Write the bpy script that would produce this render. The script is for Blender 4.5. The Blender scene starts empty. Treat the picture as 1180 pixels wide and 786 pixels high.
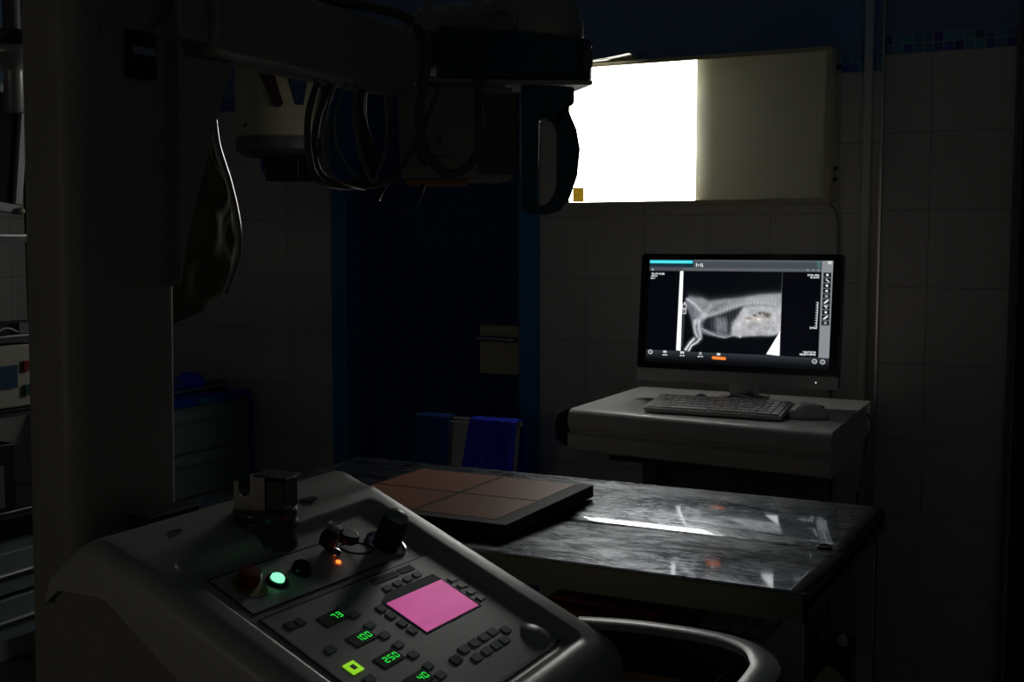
import bpy, bmesh, math, random
import numpy as np
from mathutils import Vector, Matrix
random.seed(7)
scene = bpy.context.scene
COL = scene.collection
PI = math.pi

# ------------------------------------------------------------------ materials
def srgb(r, g, b):
    f = lambda c: (c / 12.92) if c <= .04045 else ((c + .055) / 1.055) ** 2.4
    return (f(r / 255), f(g / 255), f(b / 255), 1)

def mat(name, col, rough=.5, metal=0., noise=0., nscale=30., bump=0., emit=None, estr=0., spec=.5, coat=0.):
    m = bpy.data.materials.new(name); m.use_nodes = True
    nt = m.node_tree; p = nt.nodes['Principled BSDF']
    p.inputs['Base Color'].default_value = col
    p.inputs['Roughness'].default_value = rough
    p.inputs['Metallic'].default_value = metal
    p.inputs['Specular IOR Level'].default_value = spec
    p.inputs['Coat Weight'].default_value = coat
    if emit:
        p.inputs['Emission Color'].default_value = emit
        p.inputs['Emission Strength'].default_value = estr
    if noise or bump:
        tc = nt.nodes.new('ShaderNodeTexCoord')
        n = nt.nodes.new('ShaderNodeTexNoise'); n.inputs['Scale'].default_value = nscale
        n.inputs['Detail'].default_value = 4
        nt.links.new(tc.outputs['Object'], n.inputs['Vector'])
        if noise:
            mx = nt.nodes.new('ShaderNodeMix'); mx.data_type = 'RGBA'
            mx.inputs['A'].default_value = tuple(c * (1 - noise) for c in col[:3]) + (1,)
            mx.inputs['B'].default_value = tuple(min(1, c * (1 + noise)) for c in col[:3]) + (1,)
            nt.links.new(n.outputs['Fac'], mx.inputs['Factor'])
            nt.links.new(mx.outputs['Result'], p.inputs['Base Color'])
        if bump:
            b = nt.nodes.new('ShaderNodeBump'); b.inputs['Strength'].default_value = bump
            b.inputs['Distance'].default_value = .002
            nt.links.new(n.outputs['Fac'], b.inputs['Height'])
            nt.links.new(b.outputs['Normal'], p.inputs['Normal'])
    return m

def c(v, g=None, b=None):
    return (v, v if g is None else g, v if b is None else b, 1)

M = dict(
    beige=mat('beige_paint', c(.36, .34, .29), .42, noise=.06, nscale=8, bump=.05),
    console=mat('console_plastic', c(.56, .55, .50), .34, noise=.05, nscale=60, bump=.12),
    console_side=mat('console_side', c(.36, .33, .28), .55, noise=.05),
    panel=mat('panel_foil', c(.62, .63, .59), .34, noise=.05, nscale=80, bump=.06),
    key=mat('key_foil', c(.20, .23, .24), .35),
    keytop=mat('key_grey', c(.30, .36, .38), .25),
    navy=mat('navy_foil', c(.012, .03, .09), .6, spec=.25),
    teal=mat('teal_plastic', c(.008, .055, .085), .38, bump=.05, nscale=90),
    tealgrey=mat('silver_rim', c(.46, .48, .48), .33, bump=.1, nscale=120),
    black=mat('black_plastic', c(.012), .4),
    mattblack=mat('matt_black', c(.012), .62, spec=.3),
    blackg=mat('black_glossy', c(.008), .12),
    rubber=mat('rubber', c(.02), .7),
    cable=mat('cable_brown', c(.11, .085, .06), .38),
    cableg=mat('cable_grey', c(.25, .24, .22), .14),
    chrome=mat('chrome', c(.7, .7, .72), .12, metal=1),
    steel=mat('steel', c(.5, .5, .5), .3, metal=1, noise=.1, nscale=20),
    red=mat('red_plastic', c(.25, .015, .01), .3),
    yellow=mat('yellow_label', c(.45, .35, .03), .6),
    orange=mat('orange_film', c(.55, .18, .05), .5),
    darkdisc=mat('dark_metal_disc', c(.07, .07, .065), .28, metal=.5),
    clampsteel=mat('clamp_steel', c(.20, .19, .18), .38, metal=.7, noise=.3, nscale=40),
    white=mat('white_paint', c(.62, .61, .57), .35, noise=.03),
    cream=mat('cream_enamel', c(.50, .46, .28), .5, noise=.06),
    creamw=mat('cream_frame', c(.50, .47, .30), .4, noise=.08),
    grey=mat('grey_plastic', c(.13, .13, .14), .45),
    silver=mat('silver_plastic', c(.42, .42, .41), .3, metal=.3),
    doorblue=mat('door_blue', c(.010, .21, .44), .45, noise=.1, nscale=5),
    leafblue=mat('door_leaf_navy', c(.006, .045, .17), .6, noise=.2, nscale=4),
    clothb=mat('bright_blue_cloth', c(.03, .05, .95), .8, noise=.2, nscale=40, bump=.4),
    clothd=mat('dark_blue_cloth', c(.012, .07, .30), .85, noise=.2, nscale=40, bump=.4),
    cabinet=mat('cabinet_grey', c(.20, .25, .26), .5, noise=.05),
    cabblue=mat('cabinet_blue', c(.015, .07, .5), .35),
    darkgreen=mat('dark_metal', c(.03, .035, .035), .5),
    card=mat('cardboard', c(.50, .29, .09), .7, noise=.15, nscale=14),
    cardr=mat('red_folder', c(.35, .05, .03), .6),
    paper=mat('paper', c(.65, .64, .60), .6),
    boxw=mat('white_box', c(.34, .34, .37), .6),
    sheet=mat('olive_sleeve', c(.13, .12, .075), .85, spec=.15, noise=.3, nscale=12, bump=.3),
    brownpanel=mat('detector_brown', c(.36, .15, .09), .40, noise=.15, nscale=50),
    floor=mat('floor', c(.10, .10, .10), .4, noise=.2, nscale=6),
    ceil=mat('ceiling_paint', c(.10, .13, .17), .8),
    greenled=mat('green_led', c(0, .1, .02), .3, emit=(.04, 1, .12, 1), estr=1.6),
    lampgreen=mat('green_lamp', c(.1, .5, .3), .3, emit=(.22, 1, .45, 1), estr=1.5),
    seg=mat('green_segment', c(0, .05, 0), .3, emit=(.02, .75, .06, 1), estr=.9),
    sqled=mat('yellow_green_led', c(.1, .3, 0), .3, emit=(.32, .75, .02, 1), estr=.8),
    redled=mat('orange_led', c(.3, .05, 0), .3, emit=(1, .16, .02, 1), estr=2.5),
    whiteled=mat('white_led', c(.5), .3, emit=(1, 1, 1, 1), estr=1.2),
    lcdpink=mat('pink_lcd', c(.2, .04, .1), .25, emit=srgb(196, 70, 140), estr=1.0, noise=0),
    bluelcd=mat('dim_blue_lcd', c(.01, .02, .03), .2, emit=(.01, .02, .035, 1), estr=.2),
)

def tile_mat(axis, off_u, band=(1.901, 1.95)):
    """square off-white tiles, two rows of small blue mosaic, blue paint above. world metres"""
    m = bpy.data.materials.new('tiled_wall_' + axis); m.use_nodes = True
    nt = m.node_tree; N = nt.nodes; L = nt.links; p = N['Principled BSDF']
    geo = N.new('ShaderNodeTexCoord'); sep = N.new('ShaderNodeSeparateXYZ')
    L.new(geo.outputs['Object'], sep.inputs[0])
    def math_(op, a, b=None):
        n = N.new('ShaderNodeMath'); n.operation = op
        for i, v in enumerate((a, b)):
            if v is None: continue
            if isinstance(v, (int, float)): n.inputs[i].default_value = v
            else: L.new(v, n.inputs[i])
        return n.outputs[0]
    u = math_('SUBTRACT', sep.outputs['X' if axis == 'X' else 'Y'], off_u)
    z = math_('SUBTRACT', sep.outputs['Z'], band[0])
    def grout(co, pitch, half):
        d = math_('PINGPONG', co, pitch / 2)
        return math_('LESS_THAN', d, half)
    def cell(co, pitch): return math_('FLOOR', math_('DIVIDE', co, pitch))
    g1 = math_('MAXIMUM', grout(u, .196, .0013), grout(z, .1985, .0013))
    g2 = math_('MAXIMUM', grout(u, .0245, .0013), grout(z, .0245, .0013))
    def rnd(pitch):
        cb = N.new('ShaderNodeCombineXYZ'); L.new(cell(u, pitch), cb.inputs[0]); L.new(cell(z, pitch), cb.inputs[1])
        w = N.new('ShaderNodeTexWhiteNoise'); w.noise_dimensions = '2D'; L.new(cb.outputs[0], w.inputs['Vector'])
        return w.outputs['Value']
    def mix(f, a, b):
        n = N.new('ShaderNodeMix'); n.data_type = 'RGBA'
        if isinstance(f, (int, float)): n.inputs['Factor'].default_value = f
        else: L.new(f, n.inputs['Factor'])
        for k, v in (('A', a), ('B', b)):
            if isinstance(v, tuple): n.inputs[k].default_value = v
            else: L.new(v, n.inputs[k])
        return n.outputs['Result']
    r1 = N.new('ShaderNodeMapRange'); L.new(rnd(.197), r1.inputs[0]); r1.inputs[3].default_value = .0; r1.inputs[4].default_value = 1
    tile = mix(r1.outputs[0], c(.58, .56, .52), c(.62, .60, .56))
    tile = mix(g1, tile, c(.34, .32, .29))
    ramp = N.new('ShaderNodeValToRGB'); ramp.color_ramp.interpolation = 'CONSTANT'
    cols = [(0, c(.02, .03, .22)), (.25, c(.03, .14, .26)), (.5, c(.04, .22, .32)), (.7, c(.02, .08, .16)), (.85, c(.03, .07, .3))]
    e = ramp.color_ramp.elements
    cols = [(a, tuple(min(1, q * 1.6) for q in b[:3]) + (1,)) for a, b in cols]
    e[0].position = 0; e[0].color = cols[0][1]; e[1].position = .25; e[1].color = cols[1][1]
    for ps, cc in cols[2:]:
        k = e.new(ps); k.color = cc
    L.new(rnd(.0245), ramp.inputs[0])
    mos = mix(g2, ramp.outputs[0], c(.45, .45, .41))
    below = math_('LESS_THAN', z, 0.0)
    above = math_('GREATER_THAN', z, band[1] - band[0])
    col = mix(below, mos, tile); col = mix(above, col, c(.17, .28, .47))
    L.new(col, p.inputs['Base Color'])
    rr = N.new('ShaderNodeMix'); L.new(above, rr.inputs[0]); rr.inputs[2].default_value = .3; rr.inputs[3].default_value = .7
    L.new(rr.outputs[0], p.inputs['Roughness'])
    b = N.new('ShaderNodeBump'); b.invert = True; b.inputs['Strength'].default_value = .4; b.inputs['Distance'].default_value = .002
    gg = math_('MULTIPLY', g1, below); L.new(gg, b.inputs['Height']); L.new(b.outputs[0], p.inputs['Normal'])
    return m

def table_mat():
    m = bpy.data.materials.new('worn_stainless_steel'); m.use_nodes = True
    nt = m.node_tree; N = nt.nodes; L = nt.links; p = N['Principled BSDF']; out = N['Material Output']
    tc = N.new('ShaderNodeTexCoord')
    def noise(scale, vec_scale, detail=5, rough=.6, dist=0, rot=0):
        mp = N.new('ShaderNodeMapping'); mp.inputs['Scale'].default_value = vec_scale; mp.inputs['Rotation'].default_value = (0, 0, rot)
        L.new(tc.outputs['Object'], mp.inputs['Vector'])
        n = N.new('ShaderNodeTexNoise'); n.inputs['Scale'].default_value = scale; n.inputs['Detail'].default_value = detail
        n.inputs['Roughness'].default_value = rough; n.inputs['Distortion'].default_value = dist
        L.new(mp.outputs[0], n.inputs['Vector']); return n.outputs['Fac']
    n1 = noise(6, (1, 1, 1), 9, .65, 1.0)
    n2 = noise(7, (1, 3.5, 1), 6, .7, 1.5, .9)
    n3 = noise(50, (1, 5, 1), 4, .6, .8, -.7)
    def mr(v, a, b, c0, d):
        n = N.new('ShaderNodeMapRange'); L.new(v, n.inputs[0])
        for i, q in enumerate((a, b, c0, d)): n.inputs[i + 1].default_value = q
        return n.outputs[0]
    ad = N.new('ShaderNodeMath'); ad.operation = 'ADD'; L.new(n1, ad.inputs[0]); L.new(n2, ad.inputs[1])
    ad2 = N.new('ShaderNodeMath'); ad2.operation = 'ADD'; L.new(ad.outputs[0], ad2.inputs[0]); L.new(n3, ad2.inputs[1])
    wear = mr(ad2.outputs[0], 1.22, 1.72, 0, 1)
    p.inputs['Metallic'].default_value = 1
    mx = N.new('ShaderNodeMix'); mx.data_type = 'RGBA'; L.new(wear, mx.inputs['Factor'])
    mx.inputs['A'].default_value = (.20, .225, .25, 1); mx.inputs['B'].default_value = (.55, .58, .61, 1)
    L.new(mx.outputs['Result'], p.inputs['Base Color'])
    p.inputs['Roughness'].default_value = .06
    g = N.new('ShaderNodeBsdfAnisotropic'); g.inputs['Roughness'].default_value = .34
    L.new(mx.outputs['Result'], g.inputs['Color'])
    bp = N.new('ShaderNodeBump'); bp.inputs['Strength'].default_value = .25; bp.inputs['Distance'].default_value = .0012
    L.new(n3, bp.inputs['Height']); L.new(bp.outputs[0], g.inputs['Normal'])
    ms = N.new('ShaderNodeMixShader'); L.new(mr(ad2.outputs[0], 1.15, 1.85, .10, .70), ms.inputs[0])
    L.new(p.outputs[0], ms.inputs[1]); L.new(g.outputs[0], ms.inputs[2]); L.new(ms.outputs[0], out.inputs['Surface'])
    return m
M['table'] = table_mat()

# ------------------------------------------------------------------ mesh helpers
def resample(path, n):
    P = [Vector(q) for q in path]; d = [0]
    for a, b in zip(P, P[1:]): d.append(d[-1] + (b - a).length)
    out = []; k = 0
    for i in range(n):
        t = d[-1] * i / (n - 1)
        while k < len(P) - 2 and d[k + 1] < t: k += 1
        s = (t - d[k]) / max(1e-9, d[k + 1] - d[k]); out.append(P[k].lerp(P[k + 1], min(1, max(0, s))))
    return out

def smooth(path, sub=8, closed=False):
    P = [Vector(q) for q in path]; n = len(P); out = []
    rng = n if closed else n - 1
    g = (lambda i: P[i % n]) if closed else (lambda i: P[min(max(i, 0), n - 1)])
    for i in range(rng):
        a, b, c_, d = g(i - 1), g(i), g(i + 1), g(i + 2)
        for k in range(sub):
            t = k / sub
            out.append(.5 * ((2 * b) + (c_ - a) * t + (2 * a - 5 * b + 4 * c_ - d) * t * t + (3 * b - a - 3 * c_ + d) * t ** 3))
    if not closed: out.append(P[-1].copy())
    return out

class MB:
    def __init__(s, T=None): s.v = []; s.f = []; s.T = T
    def add(s, vs, fs):
        o = len(s.v); s.v += [Vector(q) for q in vs]; s.f += [tuple(i + o for i in f) for f in fs]; return s
    def box(s, x0, x1, y0, y1, z0, z1):
        v = [(x, y, z) for x in (x0, x1) for y in (y0, y1) for z in (z0, z1)]
        return s.add(v, [(0, 1, 3, 2), (4, 6, 7, 5), (0, 4, 5, 1), (2, 3, 7, 6), (0, 2, 6, 4), (1, 5, 7, 3)])
    def prism(s, poly, a, b, axis='z'):
        """poly of 2D points extruded from a to b along the axis"""
        mk = {'z': lambda p, q: (p[0], p[1], q), 'y': lambda p, q: (p[0], q, p[1]), 'x': lambda p, q: (q, p[0], p[1])}[axis]
        n = len(poly); v = [mk(p, a) for p in poly] + [mk(p, b) for p in poly]
        f = [tuple(range(n))[::-1], tuple(range(n, 2 * n))] + [(i, (i + 1) % n, n + (i + 1) % n, n + i) for i in range(n)]
        return s.add(v, f)
    def tube(s, path, r, n=10, closed=False, rs=None):
        P = [Vector(q) for q in path]; m = len(P); up = None; vs = []
        for i in range(m):
            if closed: t = P[(i + 1) % m] - P[i - 1]
            else: t = P[min(i + 1, m - 1)] - P[max(i - 1, 0)]
            t.normalize()
            if up is None: up = t.orthogonal().normalized()
            else:
                up = up - t * up.dot(t); up.normalize()
            w = t.cross(up); R = r if rs is None else rs[i]
            vs += [P[i] + (up * math.cos(2 * PI * k / n) + w * math.sin(2 * PI * k / n)) * R for k in range(n)]
        fs = []
        for i in range(m if closed else m - 1):
            j = (i + 1) % m
            fs += [(i * n + k, i * n + (k + 1) % n, j * n + (k + 1) % n, j * n + k) for k in range(n)]
        if not closed: fs += [tuple(range(n))[::-1], tuple(range((m - 1) * n, m * n))]
        return s.add(vs, fs)
    def lathe(s, prof, o=(0, 0, 0), ax=(0, 0, 1), n=32):
        """prof: (radius, height) list, about axis ax through o"""
        A = Vector(ax).normalized(); U = A.orthogonal().normalized(); W = A.cross(U); O = Vector(o); vs = []; fs = []
        for r, h in prof: vs += [O + A * h + (U * math.cos(2 * PI * k / n) + W * math.sin(2 * PI * k / n)) * max(r, 1e-5) for k in range(n)]
        for i in range(len(prof) - 1):
            fs += [(i * n + k, i * n + (k + 1) % n, (i + 1) * n + (k + 1) % n, (i + 1) * n + k) for k in range(n)]
        fs += [tuple(range(n))[::-1], tuple(range((len(prof) - 1) * n, len(prof) * n))]
        return s.add(vs, fs)
    def grid(s, rows, thick=None):
        n = len(rows[0]); vs = [q for r in rows for q in r]
        fs = [(i * n + j, i * n + j + 1, (i + 1) * n + j + 1, (i + 1) * n + j) for i in range(len(rows) - 1) for j in range(n - 1)]
        return s.add(vs, fs)
    def build(s, name, m, parent=None, bevel=0, smooth_=False, solid=0, seg=3, subsurf=0):
        me = bpy.data.meshes.new(name)
        off = Vector((0, 0, 0))
        q = parent
        while q is not None: off += q.location; q = q.parent
        vv = [(s.T @ v if s.T else v) for v in s.v]
        if parent is None:
            xs = [v.x for v in vv]; ys = [v.y for v in vv]; zs = [v.z for v in vv]
            off = Vector(((min(xs) + max(xs)) / 2, (min(ys) + max(ys)) / 2, min(zs)))
        me.from_pydata([tuple(v - off) for v in vv], [], s.f)
        bm = bmesh.new(); bm.from_mesh(me); bmesh.ops.recalc_face_normals(bm, faces=bm.faces)
        if smooth_:
            for f in bm.faces: f.smooth = True
            for e in bm.edges:
                if len(e.link_faces) == 2 and e.calc_face_angle(0) > math.radians(40): e.smooth = False
        bm.to_mesh(me); bm.free()
        me.materials.append(M[m] if isinstance(m, str) else m)
        o = bpy.data.objects.new(name, me); COL.objects.link(o)
        if parent is None: o.location = off
        else: o.parent = parent
        if solid:
            d = o.modifiers.new('Solidify', 'SOLIDIFY'); d.thickness = solid; d.offset = 0
        if bevel:
            d = o.modifiers.new('Bevel', 'BEVEL'); d.width = bevel; d.segments = seg; d.limit_method = 'ANGLE'; d.angle_limit = .6
            for pl in me.polygons: pl.use_smooth = True
            d.harden_normals = True
        if subsurf:
            d = o.modifiers.new('Subsurf', 'SUBSURF'); d.levels = subsurf; d.render_levels = subsurf
        return o

def tag(o, label=None, cat=None, group=None, kind=None):
    if label: o['label'] = label
    if cat: o['category'] = cat
    if group: o['group'] = group
    if kind: o['kind'] = kind
    return o
def thing(name, loc, label, cat, group=None):
    o = bpy.data.objects.new(name, None); o.empty_display_size = .05; COL.objects.link(o); o.location = loc
    return tag(o, label, cat, group)
def struct(mb, name, m, **k): return tag(mb.build(name, m, **k), kind='structure')
def copy_tree(root, dx=(0, 0, 0), label=None):
    r = root.copy(); COL.objects.link(r); r.location = root.location + Vector(dx)
    if label: r['label'] = label
    for ch in [q for q in bpy.data.objects if q.parent == root]:
        d = ch.copy(); COL.objects.link(d); d.parent = r
        for g in [q for q in bpy.data.objects if q.parent == ch]:
            e = g.copy(); COL.objects.link(e); e.parent = d
    return r
def circ(cx, cy, r, n=24, a0=0): return [(cx + r * math.cos(a0 + 2 * PI * k / n), cy + r * math.sin(a0 + 2 * PI * k / n)) for k in range(n)]
def rrect(x0, x1, y0, y1, r, n=6):
    out = []
    for cx, cy, a in ((x1 - r, y1 - r, 0), (x0 + r, y1 - r, PI / 2), (x0 + r, y0 + r, PI), (x1 - r, y0 + r, 1.5 * PI)):
        out += [(cx + r * math.cos(a + PI / 2 * k / n), cy + r * math.sin(a + PI / 2 * k / n)) for k in range(n + 1)]
    return out

# ------------------------------------------------------------------ room
WY = 3.5
def wall_obj(mb, name, m):
    o = struct(mb, name, m)
    # object coordinates = world coordinates for the tile grid
    for v in o.data.vertices: v.co += o.location
    o.location = (0, 0, 0); return o
WT = tile_mat('X', -1.518)
# back wall around the doorway (opening x -2.42..-1.74, z 0..2.06)
w = MB().box(-3.45, -2.45, WY, WY + .12, 0, 2.75).box(-1.735, 1.4, WY, WY + .12, 0, 2.75).box(-2.45, -1.735, WY, WY + .12, 2.07, 2.75)
wall_obj(w, 'wall_back', WT)
WL = tile_mat('Y', .1)
wall_obj(MB().box(-3.45, -3.35, -1.0, WY, 0, 2.75), 'wall_left', WL)
WP = tile_mat('X', -.447)
wall_obj(MB().box(-.567, -.248, 3.22, WY, 0, 2.75), 'wall_pillar', WP)
struct(MB().box(-.571, -.565, 3.214, 3.222, 0, 2.75), 'trim_1', 'steel')
struct(MB().box(-.25, -.24, 3.2, 3.222, 0, 1.96), 'trim_2', 'grey')
struct(MB().box(-3.45, 1.4, -1.2, WY + .12, -.06, 0), 'floor', 'floor')
struct(MB().box(-3.45, 1.4, -1.2, WY + .12, 2.75, 2.81), 'ceiling', 'ceil')
# dark door to the right of the pillar
d2 = thing('door_2', (.2, 3.46, 0), None, None); d2['kind'] = 'structure'
MB().box(-.23, .62, 3.45, 3.49, .02, 2.1).build('door_leaf', 'teal', d2, bevel=.003)
MB().box(-.238, -.23, 3.44, 3.5, 0, 2.14).box(.62, .68, 3.44, 3.5, 0, 2.14).box(-.23, .62, 3.44, 3.5, 2.1, 2.14).build('door_frame', 'darkgreen', d2)
# blue door in the back wall
d1 = thing('door_1', (-2.08, WY, 0), None, None); d1['kind'] = 'structure'
fr = MB()
fr.box(-2.492, -2.43, WY - .015, WY, 0, 2.12).box(-1.75, -1.683, WY - .015, WY, 0, 2.12).box(-2.43, -1.75, WY - .015, WY, 2.055, 2.12)
fr.box(-2.45, -2.43, WY, WY + .12, 0, 2.07).box(-1.75, -1.735, WY, WY + .12, 0, 2.07).box(-2.43, -1.75, WY, WY + .12, 2.055, 2.07)
fr.build('door_frame', 'doorblue', d1)
MB().box(-2.43, -1.75, WY + .075, WY + .115, .01, 2.055).build('door_leaf', 'leafblue', d1)
lk = MB().box(-1.93, -1.765, WY + .045, WY + .075, .98, 1.145).build('lock_case', 'cream', d1, bevel=.004)
lk['label'] = 'cream lock case'
h = MB().tube(smooth([(-1.785, WY + .045, 1.10), (-1.785, WY + .018, 1.10), (-1.81, WY + .012, 1.10), (-1.86, WY + .012, 1.102), (-1.92, WY + .016, 1.10)]), .009)
h.lathe([(.016, 0), (.016, .006)], (-1.785, WY + .045, 1.10), (0, -1, 0), 20)
h.build('lever_handle', 'steel', d1, smooth_=True)
# conduit + cable on the wall
tag(MB().box(-.667, -.643, 3.478, 3.499, .0, 2.74).build('conduit', 'white', bevel=.003),
    'vertical white cable conduit on the tiled wall right of the light box', 'conduit')

# ------------------------------------------------------------------ light box (two panels, left one lit)
lb = thing('light_box', (-1.14, WY, 1.53), 'wide cream-framed wall light box with its left panel glowing white', 'light box')
X0, X1, ZA, ZB, YF = -1.535, -.752, 1.545, 1.952, 3.40
fr = MB()
fr.box(X0 - .012, X0, YF, WY - .001, ZA - .012, ZB + .012).box(X1, X1 + .012, YF, WY - .001, ZA - .012, ZB + .012)
fr.box(X0, X1, YF, WY - .001, ZA - .012, ZA).box(X0, X1, YF, WY - .001, ZB, ZB + .012)
fr.build('frame', 'creamw', lb)
XM = -1.132
MB().box(X0, X1, WY - .008, WY - .001, ZA, ZB).build('reflector', 'paper', lb)
MB().tube([(XM - .035, 3.455, ZA + .03), (XM - .035, 3.455, ZB - .03)], .013, 14).build('lamp_tube', mat('tube_glow', c(.8), .4, emit=(1, .99, .95, 1), estr=14), lb)
def lit():
    m = bpy.data.materials.new('lit_diffuser'); m.use_nodes = True
    p = m.node_tree.nodes['Principled BSDF']; p.inputs['Base Color'].default_value = c(.7); p.inputs['Roughness'].default_value = .3
    p.inputs['Emission Color'].default_value = (1, .985, .94, 1); p.inputs['Emission Strength'].default_value = 8.5
    return m
MB().box(X0, XM, YF + .006, YF + .010, ZA, ZB).build('lit_panel', lit(), lb)['label'] = 'glowing white left panel'
def translucent():
    m = bpy.data.materials.new('opal_panel'); m.use_nodes = True
    nt = m.node_tree; N = nt.nodes; p = N['Principled BSDF']
    p.inputs['Base Color'].default_value = c(.72, .72, .66); p.inputs['Roughness'].default_value = .35
    t = N.new('ShaderNodeBsdfTranslucent'); t.inputs['Color'].default_value = c(.8, .8, .72)
    ms = N.new('ShaderNodeMixShader'); ms.inputs[0].default_value = .35
    nt.links.new(p.outputs[0], ms.inputs[1]); nt.links.new(t.outputs[0], ms.inputs[2])
    nt.links.new(ms.outputs[0], N['Material Output'].inputs['Surface']); return m
MB().box(XM + .002, X1, YF + .006, YF + .009, ZA, ZB).build('unlit_panel', translucent(), lb)['label'] = 'dim opal right panel, switched off'
# divider between lamp compartments, leaving a slot through which the lit tubes leak light
MB().box(XM - .002, XM + .002, YF + .030, WY - .008, ZA, ZB).build('divider', 'white', lb)
for k in (0, 1): MB().lathe([(.006, 0), (.006, .008), (.004, .012)], (X1 + .012, 3.455, 1.60 + .03 * k), (1, 0, 0), 12).build('switch', 'black', lb)
MB().lathe([(.008, 0), (.008, .008), (.005, .014)], (X1 + .012, 3.47, 1.915), (1, 0, 0), 12).build('hook_screw', 'black', lb)
st = MB().box(-1.523, -1.487, YF + .003, YF + .006, ZA + .001, ZA + .045)
st.build('sticker', mat('yellow_sticker', c(.5, .36, .04), .5, noise=.8, nscale=60, emit=(.6, .35, .02, 1), estr=.35), lb)['label'] = 'yellow sticker on the lower left corner of the lit panel'
tag(MB().tube(smooth([(-.745, 3.45, 1.532), (-.735, 3.488, 1.50), (-.729, 3.492, 1.45), (-.73, 3.492, 1.38), (-.735, 3.49, 1.29), (-.74, 3.48, 1.10), (-.74, 3.49, .6), (-.74, 3.48, .006), (-.70, 3.40, .006)]), .004, 8).build('power_cable', 'cableg', smooth_=True),
    'thin grey power cable hanging down the tiles below the light box', 'cable')
# papers lying on top of the light box
for k, (x0, x1, dz, dy, r) in enumerate(((-1.52, -1.40, .001, 0, 0), (-1.50, -1.33, .0045, -.01, .1))):
    T = Matrix.Translation((0, 0, 0))
    n = 10; rows = []
    for j in range(2):
        rows.append([((x0 + (x1 - x0) * i / n), 3.378 + .10 * j + dy * (i / n), ZB + .0125 + dz + (.012 * (i / n) ** 2 if k else .004 * (i / n))) for i in range(n + 1)])
    tag(MB().grid(rows).build('paper_sheet', 'paper', solid=.0012),
        ['white paper sheet lying flattest on the light box top', 'white paper sheet curling up at its right end on the light box top'][k], 'paper', 'papers on the light box')

# ------------------------------------------------------------------ exam table
tb = thing('exam_table', (-1.02, 2.08, 0), 'long stainless steel examination table with a shallow central gutter', 'table')
TX0, TX1 = -1.646, -.402
prof = [(1.757, .8975), (1.760, .9), (1.80, .8985), (1.90, .894), (2.0, .8893), (2.07, .8867), (2.075, .8864), (2.078, .8840), (2.083, .8840), (2.0865, .8864), (2.091, .8872), (2.100, .8886), (2.110, .8898), (2.128, .8915), (2.155, .8934), (2.2, .8963), (2.3, .8978), (2.39, .8992), (2.408, .9), (2.411, .8975)]
def interp(prof, y):
    for (a, za), (b, zb) in zip(prof, prof[1:]):
        if a <= y <= b: return za + (zb - za) * (y - a) / (b - a)
nx = 40; ring = []
ys = [q[0] for q in prof]
rows = [[(TX0 + (TX1 - TX0) * i / nx, y, z) for i in range(nx + 1)] for y, z in prof]
t = MB().grid(rows).build('tabletop', 'table', tb, smooth_=True, solid=0)
md = t.modifiers.new('Solidify', 'SOLIDIFY'); md.thickness = .002; md.offset = -1
t.data.update()
ap = MB()
ap.box(TX0, TX1, 1.757, 1.762, .852, .8955).box(TX0, TX1, 2.406, 2.411, .852, .8955)
ap.box(TX0, TX0 + .005, 1.757, 2.411, .852, .884).box(TX1 - .005, TX1, 1.757, 2.411, .852, .884)
e = [(y, z - .002) for y, z in prof] + [(2.411, .87), (1.757, .87)]
ap.prism(e, TX1 - .006, TX1, 'x'); ap.prism(e, TX0, TX0 + .006, 'x')
ap.build('apron', mat('apron_steel', c(.30, .29, .22), .4, metal=.8), tb)
MB().lathe([(.013, 0), (.013, .0025), (.009, .003), (.0085, .001)], (-.45, 2.092, .8872), (0, 0, 1), 20).build('drain', 'black', tb)
for x, y in ((-.425, 1.79), (-.425, 2.37), (-1.60, 1.80), (-1.60, 2.37)):
    lg = MB().box(x - .016, x + .016, y - .016, y + .016, .03, .852).build('leg', 'steel', tb, bevel=.002)
    MB().lathe([(.02, 0), (.02, .02), (.012, .03)], (x, y, 0), n=16).build('foot', 'rubber', lg)
MB().box(-1.615, -.425, 1.785, 2.385, .50, .515).build('shelf', 'steel', tb, bevel=.002)
for x in (-.66, -1.02): MB().box(x - .012, x + .012, 2.36, 2.384, .515, .855).build('support_post', 'darkgreen', tb)

# things on the table's shelf
tag(MB().box(-.665, -.535, 2.02, 2.30, .516, .722).build('storage_box', 'boxw', bevel=.004),
    'pale grey box on the shelf under the right end of the steel table', 'box')
tag(MB().box(-.98, -.69, 2.02, 2.33, .516, .70).build('storage_box', 'card', bevel=.004),
    'brown cardboard box on the shelf under the steel table', 'box')
rows = [[(-.97 + .27 * i / 12, 2.0 + .28 * j / 6, .703 + .006 * math.sin(i * .9 + j) + .008 * (i % 3 == 0)) for i in range(13)] for j in range(7)]
tag(MB().grid([[(x, y, z + .018) for x, y, z in r] for r in rows]).build('folded_cloth', 'card', solid=.01, smooth_=True), 'ochre folded cloth lying on the brown cardboard box under the table', 'cloth')
tag(MB().prism([(-.95, 2.03), (-.72, 2.01), (-.71, 2.25), (-.93, 2.26)], .7425, .751).build('folder', 'cardr', bevel=.002), 'thin red folder on top of the ochre cloth under the table', 'folder')
rows = [[(-.66 + .12 * i / 8, 2.03 + .2 * j / 4, .727 + .01 * abs(math.sin(i * 1.3 + j))) for i in range(9)] for j in range(5)]
tag(MB().grid(rows).build('paper_sheet', 'paper', solid=.001), 'crumpled white paper on the pale grey box under the table', 'paper')

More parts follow.
